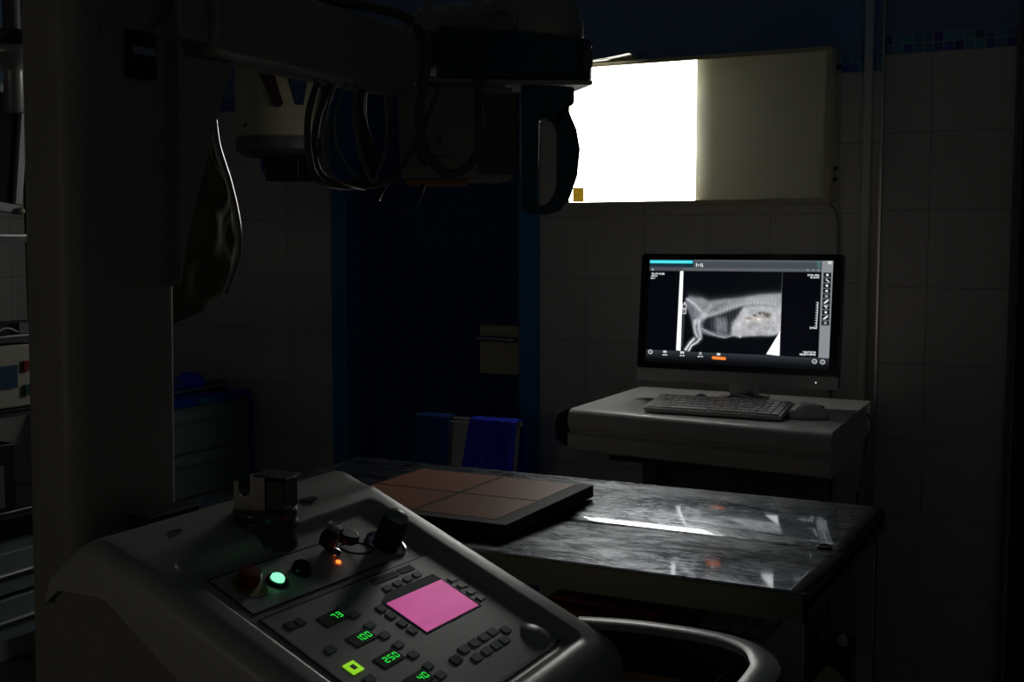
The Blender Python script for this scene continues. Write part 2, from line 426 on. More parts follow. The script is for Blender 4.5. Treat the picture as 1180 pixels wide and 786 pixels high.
# ------------------------------------------------------------------ flat panel detector on the table
DX0, DX1, DY0, DY1 = -1.363, -.950, 1.838, 2.234
dt = thing('xray_detector', (-1.155, 2.04, .9), 'flat black detector panel with four brown squares lying on the steel table', 'detector')
MB().box(DX0, DX1, DY0, DY1, .9005, .926).build('case', 'mattblack', dt, bevel=.003)
for i in range(2):
    for j in range(2):
        xs = (DX0 + .012, -1.160) if i == 0 else (-1.150, DX1 - .035)
        y_ = (DY0 + .03, 2.036) if j == 0 else (2.044, DY1 - .012)
        MB().box(xs[0], xs[1], y_[0], y_[1], .926, .9268).build('screen_square', 'brownpanel', dt)
MB().box(-1.09, -1.05, DY1 - .009, DY1 - .002, .926, .9275).build('latch', 'steel', dt)

# ------------------------------------------------------------------ workstation cart
ct = thing('workstation_cart', (-.92, 3.0, 0), 'light grey computer cart with a thick rounded desktop against the tiled wall', 'cart')
def desk_side(zs):  # front edge profile, distance forward f and z
    return zs
LF, RF, RB, LB = Vector((-1.240, 2.745)), Vector((-.562, 2.660)), Vector((-.588, 3.26)), Vector((-1.25, 3.29))
rows = []
pr_ = [(0.010, .895), (.002, .90), (0, .912), (-.002, .936), (.004, .939), (.014, .943), (.014, .949), (.003, .953), (-.001, .96), (-.001, .975), (.004, .988), (.012, .9965), (.024, 1.0), (.08, 1.0)]
nx = 24
for f, z in pr_:
    r = []
    for i in range(nx + 1):
        u = i / nx; p = LF.lerp(RF, u); q = LB.lerp(RB, u); d = (q - p).normalized()
        bow = -.012 * math.sin(PI * u) * 0
        r.append((p.x + d.x * (f + bow), p.y + d.y * (f + bow), z))
    rows.append(r)
rows.append([(LB.lerp(RB, i / nx).x, LB.lerp(RB, i / nx).y, 1.0) for i in range(nx + 1)])
rows.append([(LB.lerp(RB, i / nx).x, LB.lerp(RB, i / nx).y, .92) for i in range(nx + 1)])
rows.append([(LF.lerp(RF, i / nx).x, LF.lerp(RF, i / nx).y + .012, .895) for i in range(nx + 1)])
m_ = MB().grid(rows); K = len(rows) - 1; n1 = nx + 1
m_.f.append(tuple(i * n1 for i in range(K + 1))); m_.f.append(tuple(i * n1 + nx for i in range(K, -1, -1)))
m_.build('desktop', 'white', ct, smooth_=True)
# rounded black end cap on the left
cap = []
for k in range(13):
    a = PI / 2 * k / 12
    cap.append((-1.240 - .056 * math.sin(a) ** .8, 2.747 + .06 * (1 - math.cos(a)) ** 1.2))
cap += [(-1.292, 3.05), (-1.258, 3.2), (-1.247, 3.0)]
ms = MB()
layers = [(.905, .012), (.92, .003), (.95, 0), (.972, .004), (.985, .012), (.993, .022)]
L_ = []
for z, ins in layers:
    L_.append([(min(x + ins, -1.241), y + ins * .8, z) for x, y in cap])
n = len(cap)
for l in L_: l.append(l[0])
ms.grid(L_); ms.f.append(tuple(range(n))); ms.f.append(tuple((len(L_) - 1) * (n + 1) + i for i in range(n)))
ms.build('end_cap', 'blackg', ct, smooth_=True)['label'] = 'rounded black left end cap'
MB().box(-1.15, -.62, 2.80, 3.2, .868, .893).build('under_tray', 'darkgreen', ct, bevel=.003)
for x in (-1.10, -.66): MB().box(x - .02, x + .02, 2.96, 3.04, .10, .868).build('post', 'grey', ct, bevel=.004)
MB().box(-1.12, -.64, 3.02, 3.06, .45, .868).build('back_plate', 'grey', ct)
MB().box(-1.16, -.60, 2.78, 3.22, .26, .285).build('lower_shelf', 'grey', ct, bevel=.004)
MB().box(-1.16, -.60, 2.78, 3.22, .075, .11).build('base', 'grey', ct, bevel=.006)
for x, y in ((-1.12, 2.82), (-.64, 2.82), (-1.12, 3.18), (-.64, 3.18)):
    MB().lathe([(.012, -.012), (.034, -.011), (.036, -.006), (.036, .006), (.034, .011), (.012, .012)], (x, y, .0365), (0, 1, 0), 20).build('caster', 'rubber', ct, smooth_=True)
tag(MB().tube(smooth([(-.58, 3.18, .975), (-.565, 3.17, .95), (-.573, 3.15, .90), (-.585, 3.14, .80), (-.59, 3.12, .68), (-.60, 3.1, .47)]), .0035, 8).build('cable', 'cableg', smooth_=True),
    'thin grey cable looping down beside the right end of the computer cart', 'cable')
tag(MB().tube(smooth([(-.572, 3.02, .80), (-.562, 3.0, .70), (-.553, 3.0, .646), (-.537, 3.0, .593), (-.535, 2.99, .52), (-.56, 2.98, .47)]), .004, 8).build('cable', 'black', smooth_=True),
    'black cable hanging below the right end of the computer cart', 'cable')
MB().box(-.60, -.585, 3.1, 3.14, .93, .96).build('side_hook', 'black', ct, bevel=.003)

# computer underneath, with cables, green light
pc = thing('power_supply', (-.66, 2.95, .286), 'black power unit with plugs on the low shelf of the computer cart', 'power unit')
MB().box(-.74, -.545, 2.86, 3.0, .2855, .445).build('body', 'black', pc, bevel=.005)
for k, (x, y) in enumerate(((-.70, 2.9), (-.62, 2.92), (-.575, 2.9))):
    MB().lathe([(.012, 0), (.013, .012), (.009, .02), (.004, .028)], (x, y, .445), n=14).build('plug', 'white' if k != 1 else 'grey', pc, smooth_=True)
tag(MB().tube(smooth([(-.70, 2.9, .474), (-.73, 2.87, .51), (-.80, 2.83, .46), (-.88, 2.82, .40), (-.925, 2.83, .33), (-.93, 2.9, .291)]), .005, 8).build('cable', 'black', smooth_=True),
    'black cable arching from the power unit across the cart low shelf', 'cable')
T = Matrix.Translation((-.655, 2.835, .289)) @ Matrix.Rotation(math.radians(38), 4, 'Y') @ Matrix.Rotation(math.radians(-12), 4, 'X')
tag(MB(T).box(-.028, .028, -.003, .003, 0, .13).build('card_strip', 'cream', bevel=.002), 'yellowish card leaning against the black power unit', 'card')
sw = thing('network_switch', (-.80, 2.9, .286), 'small dark network box with a green light on the cart shelf', 'network box')
MB().box(-.90, -.76, 2.86, 2.98, .2865, .33).build('body', 'black', sw, bevel=.003)
# small adapter with the green light, hanging at the table leg side
ad = thing('power_adapter', (-.47, 1.92, .52), 'small dark adapter with a glowing green light on the table shelf', 'adapter')
MB().box(-.497, -.45, 1.88, 1.94, .516, .60).build('body', 'black', ad, bevel=.004)
MB().lathe([(.0022, 0), (.0022, .001)], (-.463, 1.8795, .583), (0, -1, 0), 12).build('indicator', 'greenled', ad)

# ------------------------------------------------------------------ all-in-one monitor
mo = thing('computer_monitor', (-.90, 3.1, 1.0), 'black all-in-one computer monitor showing a dog radiograph', 'monitor')
TILT = math.radians(6)
MT = Matrix.Translation((-.9025, 3.05, 1.049)) @ Matrix.Rotation(-TILT, 4, 'X')
W2 = .2715; HH = .345
MB(MT).prism([(x, z) for x, z in rrect(-W2, W2, 0, HH, .012)], .006, .030, 'y').build('back_shell', 'grey', mo, bevel=.004)
MB(MT).prism([(x, z) for x, z in rrect(-W2 + .001, W2 - .001, .034, HH - .001, .011)], 0, .0065, 'y').build('bezel', 'blackg', mo)
MB(MT).prism([(x, z) for x, z in rrect(-W2, W2, 0, .0335, .006)], -.0005, .0065, 'y').build('chin', 'silver', mo, bevel=.001)['label'] = 'silver grey strip below the screen'
MB(MT).lathe([(.0016, 0), (.0016, .0006)], (.216, -.0006, .0165), (0, -1, 0), 10).build('indicator', 'whiteled', mo)
stn = MB()
stn.box(-.965, -.84, 3.0, 3.19, 1.0012, 1.008); stn.prism([(3.13, 1.008), (3.19, 1.008), (3.15, 1.16), (3.10, 1.16)], -.935, -.87, 'x')
stn.build('stand', 'silver', mo, bevel=.003)
# --- screen picture painted as colour data on the screen's own grid
def screen_colors(NW, NH):
    v_, u_ = np.meshgrid(np.linspace(0, 1, NH + 1), np.linspace(0, 1, NW + 1), indexing='ij')
    y = 62 + v_ * (640 + 22 * u_); x = 52 - 34 * (y - 62) / 638 + 1078 * u_
    img = np.zeros(x.shape + (3,)); img[:] = (3, 4, 9)
    def put(mask, col):
        nonlocal img
        mk = np.clip(mask, 0, 1)[..., None]; img = img * (1 - mk) + np.array(col, float) * mk
    def add(mask, val):
        nonlocal img
        img = img + mask[..., None] * np.array(val, float)
    def sdpoly(P):
        inside = np.zeros(x.shape, bool); d = np.full(x.shape, 1e9); n = len(P)
        for i in range(n):
            (x1, y1), (x2, y2) = P[i], P[(i + 1) % n]
            cnd = (y1 > y) != (y2 > y)
            with np.errstate(divide='ignore', invalid='ignore'):
                xi = (x2 - x1) * (y - y1) / (y2 - y1 + 1e-12) + x1
            inside ^= cnd & (x < xi)
            ex, ey = x2 - x1, y2 - y1; t = np.clip(((x - x1) * ex + (y - y1) * ey) / (ex * ex + ey * ey + 1e-9), 0, 1)
            d = np.minimum(d, np.hypot(x - x1 - t * ex, y - y1 - t * ey))
        return np.where(inside, -d, d)
    def poly(P, soft=1.5): return 1 / (1 + np.exp(np.clip(sdpoly(P) / (soft * .5), -30, 30)))
    def line(P, w, soft=2.):
        d = np.full(x.shape, 1e9)
        for (x1, y1), (x2, y2) in zip(P, P[1:]):
            ex, ey = x2 - x1, y2 - y1; t = np.clip(((x - x1) * ex + (y - y1) * ey) / (ex * ex + ey * ey + 1e-9), 0, 1)
            d = np.minimum(d, np.hypot(x - x1 - t * ex, y - y1 - t * ey))
        return np.exp(-np.clip((d - w) / soft, 0, 30) ** 2)
    def box(x0, y0, x1, y1, soft=1.5):
        return poly([(x0, y0), (x1, y0), (x1, y1), (x0, y1)], soft)
    rs = np.random.RandomState(3)
    # ---- radiograph
    base = img.copy()
    zone = poly([(208, 130), (846, 134), (824, 646), (208, 632)], 1)
    put(zone, (4, 6, 10))
    body = [(272, 305), (292, 288), (330, 300), (372, 300), (410, 318), (480, 306), (560, 299), (640, 287), (700, 275), (770, 268), (850, 264), (838, 505), (805, 520), (760, 530), (700, 526), (640, 532), (590, 537), (545, 530), (500, 546), (450, 538), (400, 528), (372, 520), (366, 545), (332, 548), (318, 520), (308, 460), (300, 420), (280, 372), (264, 340)]
    put(poly(body, 7) * zone, (98, 100, 105))
    put(poly([(300, 285), (360, 292), (420, 312), (560, 297), (700, 272), (850, 262), (850, 300), (700, 305), (560, 325), (430, 350), (380, 390), (330, 350)], 22) * zone * .7, (134, 136, 140))
    lung = [(416, 412), (470, 392), (540, 366), (622, 342), (600, 380), (572, 420), (548, 450), (534, 520), (500, 515), (430, 505), (382, 488), (372, 462), (392, 430)]
    put(poly(lung, 7) * .93, (20, 22, 27))
    put(poly([(452, 425), (500, 418), (520, 440), (528, 515), (490, 520), (448, 500), (440, 460)], 18) * .75, (96, 97, 102))
    for xx in (462, 482, 505): put(line([(xx, 425), (xx + 6, 505)], 3, 8) * .3, (150, 150, 155))
    gut = [(620, 350), (700, 340), (838, 352), (835, 500), (790, 522), (720, 522), (640, 530), (580, 535), (545, 520), (552, 465), (578, 420)]
    put(poly(gut, 7) * .95, (158, 159, 162))
    put(poly([(560, 440), (620, 365), (660, 380), (620, 470), (570, 520)], 20) * .4, (170, 170, 174))
    for cx, cy, a, b in ((650, 422, 18, 7), (684, 402, 12, 8), (712, 388, 12, 10), (755, 398, 20, 17), (735, 384, 9, 8)):
        put(np.exp(-(((x - cx) / a) ** 2 + ((y - cy) / b) ** 2) ** 1.5) * .8, (72, 66, 62))
    put(np.exp(-(((x - 700) / 60) ** 2 + ((y - 425) / 14) ** 2)) * .5, (190, 178, 160))
    for k in range(26):
        cx, cy, r = 690 + rs.randn() * 45, 470 + rs.randn() * 22, 10 + rs.rand() * 14
        put(np.exp(-((x - cx) ** 2 + (y - cy) ** 2) / r ** 2) * .35, (95 + 100 * rs.rand(),) * 3)
    put(np.exp(-((x - 704) ** 2 + (y - 426) ** 2) / 20), (240, 235, 220))
    # film grain and soft tissue mottling inside the body
    def vnoise(cell, seed):
        r = np.random.RandomState(seed); gx = (x + 60) / cell; gy = (y - 40) / cell
        G = r.rand(int(760 / cell) + 4, int(1260 / cell) + 4); ix = gx.astype(int); iy = gy.astype(int); fx = gx - ix; fy = gy - iy
        fx = fx * fx * (3 - 2 * fx); fy = fy * fy * (3 - 2 * fy)
        return (G[iy, ix] * (1 - fx) + G[iy, ix + 1] * fx) * (1 - fy) + (G[iy + 1, ix] * (1 - fx) + G[iy + 1, ix + 1] * fx) * fy - .5
    mot = 1 + .16 * vnoise(26, 4) + .14 * vnoise(11, 5) + .07 * vnoise(5, 6)
    bm_ = poly(body, 10)[..., None]; img = img * (1 - bm_) + img * mot[..., None] * bm_
    put(poly([(640, 300), (720, 282), (850, 270), (850, 340), (760, 326), (680, 322)], 16) * .35, (178, 179, 182))
    # spine, with vertebrae
    sp = [(378, 412), (430, 402), (480, 386), (540, 362), (600, 338), (660, 326), (720, 324), (780, 330), (842, 346)]
    put(line(sp, 7, 9) * .5, (160, 162, 165)); put(line([(a, b - 22) for a, b in sp[2:]], 4, 9) * .35, (150, 151, 154))
    P = smooth([(a, b, 0) for a, b in sp], 12)
    for k in range(0, len(P), 4):
        put(np.exp(-((x - P[k].x) ** 2 + (y - P[k].y) ** 2) / 20) * .5, (215, 217, 220))
        put(line([(P[k].x, P[k].y - 6), (P[k].x + 4, P[k].y - 24)], 1, 3) * .14, (185, 186, 190))
    for k in range(10): # ribs
        xx = 425 + k * 19; yy = 402 - k * 6
        put(line([(xx, yy), (xx - 4, yy + 45), (xx + 4, yy + 90)], .5, 2.5) * .25, (130, 130, 136))
    # shoulder, foreleg
    put(line([(285, 312), (312, 330), (350, 370), (385, 408)], 6, 7) * .45, (170, 172, 176))
    put(line([(276, 305), (300, 318), (330, 340), (362, 378)], 1.5, 3) * .5, (200, 202, 206))
    put(line([(425, 345), (405, 375), (385, 405)], 4, 8) * .5, (160, 161, 166))
    put(line([(385, 405), (352, 432), (330, 450)], 8, 10) * .6, (165, 167, 171))
    put(line([(330, 440), (322, 480), (330, 520), (345, 545)], 3, 5) * .65, (185, 187, 191))
    put(line([(352, 440), (350, 490), (362, 535)], 3, 6) * .65, (190, 192, 196))
    put(line([(322, 552), (296, 578), (268, 622)], 7, 8) * .6, (130, 132, 136)); put(line([(360, 548), (338, 574), (300, 592), (282, 628)], 7, 8) * .6, (130, 132, 136))
    put(line([(322, 552), (296, 578), (268, 622)], 1.5, 3) * .9, (215, 217, 221)); put(line([(360, 548), (338, 574), (306, 596), (288, 628)], 1.5, 3) * .9, (205, 207, 211))
    put(line([(318, 560), (290, 590), (262, 622)], 1, 2) * .6, (200, 200, 205))
    put(line([(368, 490), (420, 518), (470, 536), (510, 542), (560, 527)], 1.5, 4) * .45, (185, 186, 190))
    put(np.exp(-((x - 596) ** 2 + (y - 534) ** 2) / 60) * .8, (200, 200, 204))
    put(line([(845, 136), (836, 300)], .6, 1.5) * .6, (100, 102, 106))
    put(poly([(828, 494), (823, 646), (746, 638)], 2), (250, 250, 250))
    put(poly([(239, 133), (259, 133), (238, 630), (210, 627)], 1.5), (248, 249, 250))
    put(line([(262, 340), (258, 430), (246, 600)], 1, 6) * .35, (120, 120, 125))
    for a in ((252, 340, 274, 366), (248, 372, 272, 398)): # marker frame
        put(line([(a[0], a[1]), (a[2], a[1]), (a[2], a[3]), (a[0], a[3]), (a[0], a[1])], 1, 2) * .85, (205, 207, 210))
    put(line([(256, 380), (264, 392)], 1, 2) * .7, (200, 200, 200)); put(line([(268, 330), (262, 334)], 2, 3) * .8, (210, 210, 210))
    img = base * (1 - zone[..., None]) + img * zone[..., None]
    # ---- interface
    put(box(50, 40, 1070, 110), (58, 65, 69)); put(box(320, 60, 1065, 74), (74, 80, 84))
    put(box(30, 60, 320, 109), (22, 42, 54)); put(box(40, 67, 316, 85), (70, 205, 214))
    put(box(30, 110, 1068, 132), (78, 81, 85)); put(box(30, 110, 250, 132), (66, 64, 70))
    put(np.exp(-((x - 68) ** 2 + (y - 125) ** 2) / 24), (190, 235, 240))
    for xx in (988, 1018, 1046): put(np.exp(-((x - xx) ** 2 + (y - 121) ** 2) / 14) * .8, (200, 200, 200))
    put(box(1042, 64, 1056, 108, 3) * .6, (60, 120, 110))
    def glyphs(x0, x1, yy, hgt, seed, col=(205, 208, 212), step=6.5):
        r = np.random.RandomState(seed); xx = x0
        while xx < x1:
            a = xx + r.rand() * 1.5
            for k in range(2):
                q = [(a + r.rand() * 4, yy - hgt / 2 + r.rand() * hgt) for _ in range(2)]
                put(line([(a, yy - hgt / 2), (a, yy + hgt / 2)] if k == 0 and r.rand() > .4 else q, .7, 1.4) * .9, col)
            xx += step
    glyphs(338, 384, 94, 22, 5, (230, 230, 230), 12)
    glyphs(60, 142, 151, 9, 1); glyphs(58, 92, 165, 8, 2); glyphs(56, 80, 179, 8, 3)
    glyphs(988, 1052, 151, 9, 7); glyphs(1000, 1050, 165, 9, 8)
    glyphs(956, 1026, 619, 9, 9); glyphs(936, 1026, 633, 10, 10)
    put(line([(1042, 315), (1031, 474)], 1, 2) * .9, (200, 203, 206))
    for k in range(11):
        yy = 317 + 15.6 * k; xx = 1042 - 11 * (yy - 315) / 160
        put(line([(xx - 9, yy), (xx, yy)], .8, 1.6) * .9, (200, 203, 206))
    glyphs(996, 1030, 471, 10, 11)
    put(poly([(1068, 62), (1140, 62), (1105, 655), (1040, 652)], 1.5), (118, 122, 125))
    put(box(1100, 66, 1122, 82, 3) * .8, (205, 207, 208))
    for k in range(10):
        yy = 149 + 32.3 * k; xx = 1096 - 15 * k / 9
        put(box(xx - 21, yy - 14, xx + 21, yy + 14), (12, 14, 17))
        r = np.random.RandomState(50 + k)
        if k in (0, 2, 3, 7): put(np.exp(-(((x - xx) / 8) ** 2 + ((y - yy) / 8) ** 2) ** 2), (220, 222, 224))
        elif k in (5, 8): put(line([(xx - 9, yy + 7), (xx + 9, yy - 7)], 2.5, 2.5), (215, 217, 220))
        elif k == 1: put(line([(xx + 3, yy + 3), (xx + 9, yy + 9)], 1.5, 2), (215, 217, 220)); put(np.exp(-((x - xx + 3) ** 2 + (y - yy + 3) ** 2) / 34), (215, 217, 220))
        elif k == 6: put(line([(xx - 9, yy - 6), (xx + 9, yy - 6)], 1.5, 2), (200, 203, 206)); put(line([(xx - 4, yy - 4), (xx + 2, yy + 8)], 1.5, 2), (200, 203, 206))
        else: put(box(xx - 8, yy - 8, xx + 8, yy + 8, 3) * .8, (175, 178, 180))
    yb = 628 + 24 * u_
    bar = (y > yb) * 1.
    g_ = np.clip((y - yb) / 60, 0, 1)[..., None]
    img = img * (1 - bar[..., None]) + bar[..., None] * ((1 - g_) * np.array((42, 47, 52.)) + g_ * np.array((5, 6, 9.)))
    for xx, yy in ((50, 641), (1018, 674), (1063, 676)):
        d = np.hypot(x - xx, y - yy); put(np.exp(-((d - 12) / 2.4) ** 2), (205, 208, 210)); put(np.exp(-(d / 4) ** 2), (190, 193, 195))
    for k, xx in enumerate((140, 248, 358, 467)):
        yy = 636 + 24 * (xx - 20) / 1080
        if k == 1:
            put(line([(xx - 9, yy - 3), (xx + 7, yy - 3)], 2.5, 2), (215, 217, 220)); put(line([(xx - 8, yy), (xx - 8, yy + 6)], 1, 2), (215, 217, 220)); put(line([(xx + 6, yy), (xx + 6, yy + 6)], 1, 2), (215, 217, 220))
        elif k == 2:
            put(np.exp(-((np.hypot(x - xx, y - yy) - 6) / 2.5) ** 2), (190, 193, 196))
        else: put(box(xx - 10, yy - 7, xx + 10, yy + 6, 3), (215, 217, 220))
        if k < 3: glyphs(xx - 16, xx + 15, yy + 19, 5, 30 + k)
    put(line([(436, 668), (502, 671)], 7, 2.5), (246, 122, 46))
    img = np.clip(img, 0, 255) / 255
    return np.where(img <= .04045, img / 12.92, ((img + .055) / 1.055) ** 2.4)
NW, NH = 480, 272
cols_ = screen_colors(NW, NH)
SX0, SX1, SZ0, SZ1 = -.2465, .2465, .050, .328
me = bpy.data.meshes.new('screen')
ver = [tuple(MT @ Vector((SX0 + (SX1 - SX0) * i / NW, -.0006, SZ1 + (SZ0 - SZ1) * j / NH)) - mo.location) for j in range(NH + 1) for i in range(NW + 1)]
fc = [(j * (NW + 1) + i, (j + 1) * (NW + 1) + i, (j + 1) * (NW + 1) + i + 1, j * (NW + 1) + i + 1) for j in range(NH) for i in range(NW)]
me.from_pydata(ver, [], fc)
at = me.color_attributes.new('picture', 'FLOAT_COLOR', 'POINT')
at.data.foreach_set('color', np.concatenate([cols_.reshape(-1, 3), np.ones(((NW + 1) * (NH + 1), 1))], 1).astype(np.float32).ravel())
so = bpy.data.objects.new('screen', me); COL.objects.link(so); so.parent = mo
ms_ = bpy.data.materials.new('screen_picture'); ms_.use_nodes = True; nt = ms_.node_tree; p = nt.nodes['Principled BSDF']
a_ = nt.nodes.new('ShaderNodeAttribute'); a_.attribute_name = 'picture'
p.inputs['Base Color'].default_value = c(.005); p.inputs['Roughness'].default_value = .12
nt.links.new(a_.outputs['Color'], p.inputs['Emission Color']); p.inputs['Emission Strength'].default_value = 1.4
me.materials.append(ms_); so['label'] = 'lit screen with a side view dog radiograph'

# keyboard
kb = thing('keyboard', (-.885, 2.85, 1.0), 'white slim computer keyboard in front of the monitor', 'keyboard')
KT = Matrix.Translation((-1.05, 2.778, 1.0015)) @ Matrix.Rotation(math.radians(9), 4, 'X')
KW, KD = .345, .128
MB(KT).prism(rrect(0, KW, 0, KD, .007), .001, .012).build('case', 'white', kb, bevel=.002)
MB().box(-1.04, -.715, 2.885, 2.90, 1.0005, 1.019).build('foot', 'white', kb)
rowsK = [(.007, [1, 1, 1.2, 5.3, 1.2, 1, 1, 1, 1, 1, 2, 1]), (.028, [1.7] + [1] * 10 + [1.8, 1, 1, 1, 1]), (.049, [1.5] + [1] * 11 + [1.3, 1, 1, 1, 1]), (.070, [1.3] + [1] * 12 + [1.2, 1, 1, 1]), (.091, [1] * 13 + [1.6, 1, 1, 1]), (.111, [1.0] * 17)]
for (yk, ws) in rowsK:
    tot = sum(ws); xk = .007; sc = (KW - .014) / tot; dp = .0165 if yk < .1 else .011
    for wk in ws:
        MB(KT).box(xk + .0014, xk + wk * sc - .0014, yk, yk + dp, .012, .0148).build('key', 'white', kb)
        xk += wk * sc
# mouse
mu = thing('computer_mouse', (-.66, 2.87, 1.0), 'white computer mouse beside the keyboard', 'mouse')
rows = []
for i in range(15):
    t_ = i / 14; yy = -.052 + .104 * t_; w_ = .029 * math.sqrt(max(0, 1 - (2 * t_ - 1) ** 4)) * 1.1 + .001; hh = .036 * (math.sin(PI * (t_ * .86 + .08))) ** .8
    rows.append([(w_ * math.cos(a), yy, .0015 + hh * max(0, math.sin(a)) ** .8) for a in [PI * k / 16 for k in range(17)]])
mT = Matrix.Translation((-.665, 2.875, 1.0)) @ Matrix.Rotation(math.radians(-62), 4, 'Z')
b_ = MB(mT).grid(rows); b_.f.append(tuple(range(17))); b_.f.append(tuple(range(14 * 17, 15 * 17)))
b_.f += [(i * 17, (i + 1) * 17, (i + 1) * 17 + 16, i * 17 + 16) for i in range(14)]
b_.build('shell', mat('mouse_white', c(.82, .81, .78), .2), mu, smooth_=True)
MB(mT).tube([(0.0, .026, .0285), (0, .040, .024)], .0035, 10).build('scroll_wheel', 'grey', mu)
# crumpled clear film with cable behind the keyboard
rows = []
rs = random.Random(5)
for j in range(9):
    rows.append([(-1.02 + .34 * i / 30, 2.922 + .055 * j / 8 + rs.uniform(-.003, .003), 1.004 + .013 * abs(math.sin(i * .8 + j * .9)) + rs.uniform(0, .004)) for i in range(31)])
film = mat('clear_film', c(.75), .25, spec=.9)
film.node_tree.nodes['Principled BSDF'].inputs['Transmission Weight'].default_value = .2
tag(MB().grid(rows).build('plastic_film', film, solid=.0006, smooth_=True), 'crumpled clear plastic film lying behind the keyboard', 'plastic film')
tag(MB().tube(smooth([(-1.0, 2.99, 1.012), (-.97, 3.0, 1.024), (-.93, 2.97, 1.016), (-.88, 2.99, 1.027), (-.83, 3.0, 1.02), (-.78, 2.97, 1.012), (-.72, 2.98, 1.006)]), .003, 8).build('cable', 'cableg', smooth_=True),
    'thin grey cable tangled in the film behind the keyboard', 'cable')

# ------------------------------------------------------------------ plastic chair with cloths
ch = thing('plastic_chair', (-1.79, 3.2, 0), 'white plastic chair by the blue door with cloths over its back', 'chair')
MB().prism(rrect(-1.975, -1.60, 2.86, 3.20, .03), .43, .455).build('seat', 'white', ch, bevel=.006)
bk = MB(); bk.prism([(3.205, .50), (3.222, .50), (3.262, .863), (3.245, .863)], -1.94, -1.66, 'x'); bk.build('backrest', 'white', ch, bevel=.004)
for x, y, yt in ((-1.98, 2.88, None), (-1.645, 2.88, None), (-1.98, 3.20, 1), (-1.65, 3.20, 1)):
    if yt: pth = [(x, y + .02, .005), (x, y, .45), (x - (.01 if x < -1.8 else -.01), y + .055, .868)]
    else: pth = [(x, y - .02, .005), (x, y, .44)]
    MB().tube(smooth(pth, 6), .011, 10).build('leg', 'silver', ch, smooth_=True)
MB().tube([(-2.003, 3.256, .866), (-1.626, 3.256, .866)], .009, 10).build('top_rail', 'silver', ch, smooth_=True)
def cloth(x0, x1, zf, zb, seed, amp, skew=0, side=0):
    r = random.Random(seed); nU, nV = 44, 26; rows = []
    ph = [r.uniform(0, 6) for _ in range(4)]
    for j in range(nV + 1):
        s = j / nV; row = []
        for i in range(nU + 1):
            u = i / nU; fold = (math.sin(u * 19 + ph[0]) + .6 * math.sin(u * 33 + ph[1] + s * 3) + .5 * math.sin(u * 9 + ph[2]))
            if s < .62:   # front drop
                q = 1 - s / .62; z = .877 - q * (.877 - zf); y = 3.236 - .012 - q * .045 - abs(fold) * amp * (.15 + q)
            elif s < .70: # over rail
                q = (s - .62) / .08; z = .877 + .004 * math.sin(PI * q); y = 3.224 + .05 * q
            else:
                q = (s - .70) / .30; z = .877 - q * (.877 - zb); y = 3.276 + .006 * q + fold * amp * .2 * q + .01
            x = x0 + (x1 - x0) * u + skew * (.877 - z) * (u if side else 1 - u) + math.sin(fold) * .003
            row.append((x, y, z + .0012 * math.sin(u * 26 + ph[3])))
        rows.append(row)
    return MB().grid(rows)
tag(cloth(-1.985, -1.865, .52, .66, 3, .008, .03, 1).build('draped_cloth', 'clothd', smooth_=True, solid=.003), 'dark blue cloth hanging over the left half of the chair back', 'cloth', 'cloths over the chair back')
tag(cloth(-1.790, -1.628, .50, .62, 9, .014, -.13).build('draped_cloth', 'clothb', smooth_=True, solid=.003), 'bright blue cloth hanging over the right half of the chair back', 'cloth', 'cloths over the chair back')

# ------------------------------------------------------------------ drawer cabinet in the left corner
cb = thing('drawer_cabinet', (-3.1, 3.2, 0), 'grey medical drawer cabinet with a blue top in the far left corner', 'cabinet')
CX = -2.865; CY0, CY1 = 2.92, 3.485
MB().box(-3.33, CX, CY0, CY1, .06, .855).build('body', 'cabinet', cb, bevel=.004)
MB().box(-3.34, CX + .008, CY0 - .006, CY1, .855, .882).build('top', 'cabblue', cb, bevel=.003)['label'] = 'blue worktop rim'
MB().box(CX, CX + .012, CY1 - .018, CY1, .06, .855).build('corner_strip', 'cabblue', cb)
for k in range(5):
    z1 = .845 - k * .155
    dr = MB().prism([(CX + .0005, z1 - .148), (CX + .010, z1 - .148), (CX + .012, z1 - .05), (CX + .018, z1 - .035), (CX + .018, z1 - .025), (CX + .010, z1 - .015), (CX + .010, z1), (CX + .0005, z1)], CY0 + .02, CY1 - .025, 'y').build('drawer', 'cabinet', cb)
MB().box(CX + .008, CX + .0095, 3.2, 3.27, .862, .875).build('name_plate', mat('teal_plate', c(.02, .3, .3), .4), cb)
MB().tube(smooth([(CX - .01, CY0, .90), (CX, 3.1, .91), (CX, 3.3, .912), (CX - .02, CY1 - .03, .908)]), .004, 8).build('front_rail', 'steel', cb)
for x, y in ((-3.28, 2.97), (-2.92, 2.97), (-3.28, 3.42), (-2.92, 3.42)):
    MB().lathe([(.01, -.012), (.028, -.01), (.03, 0), (.028, .01), (.01, .012)], (x, y, .0305), (0, 1, 0), 16).build('caster', 'rubber', cb)
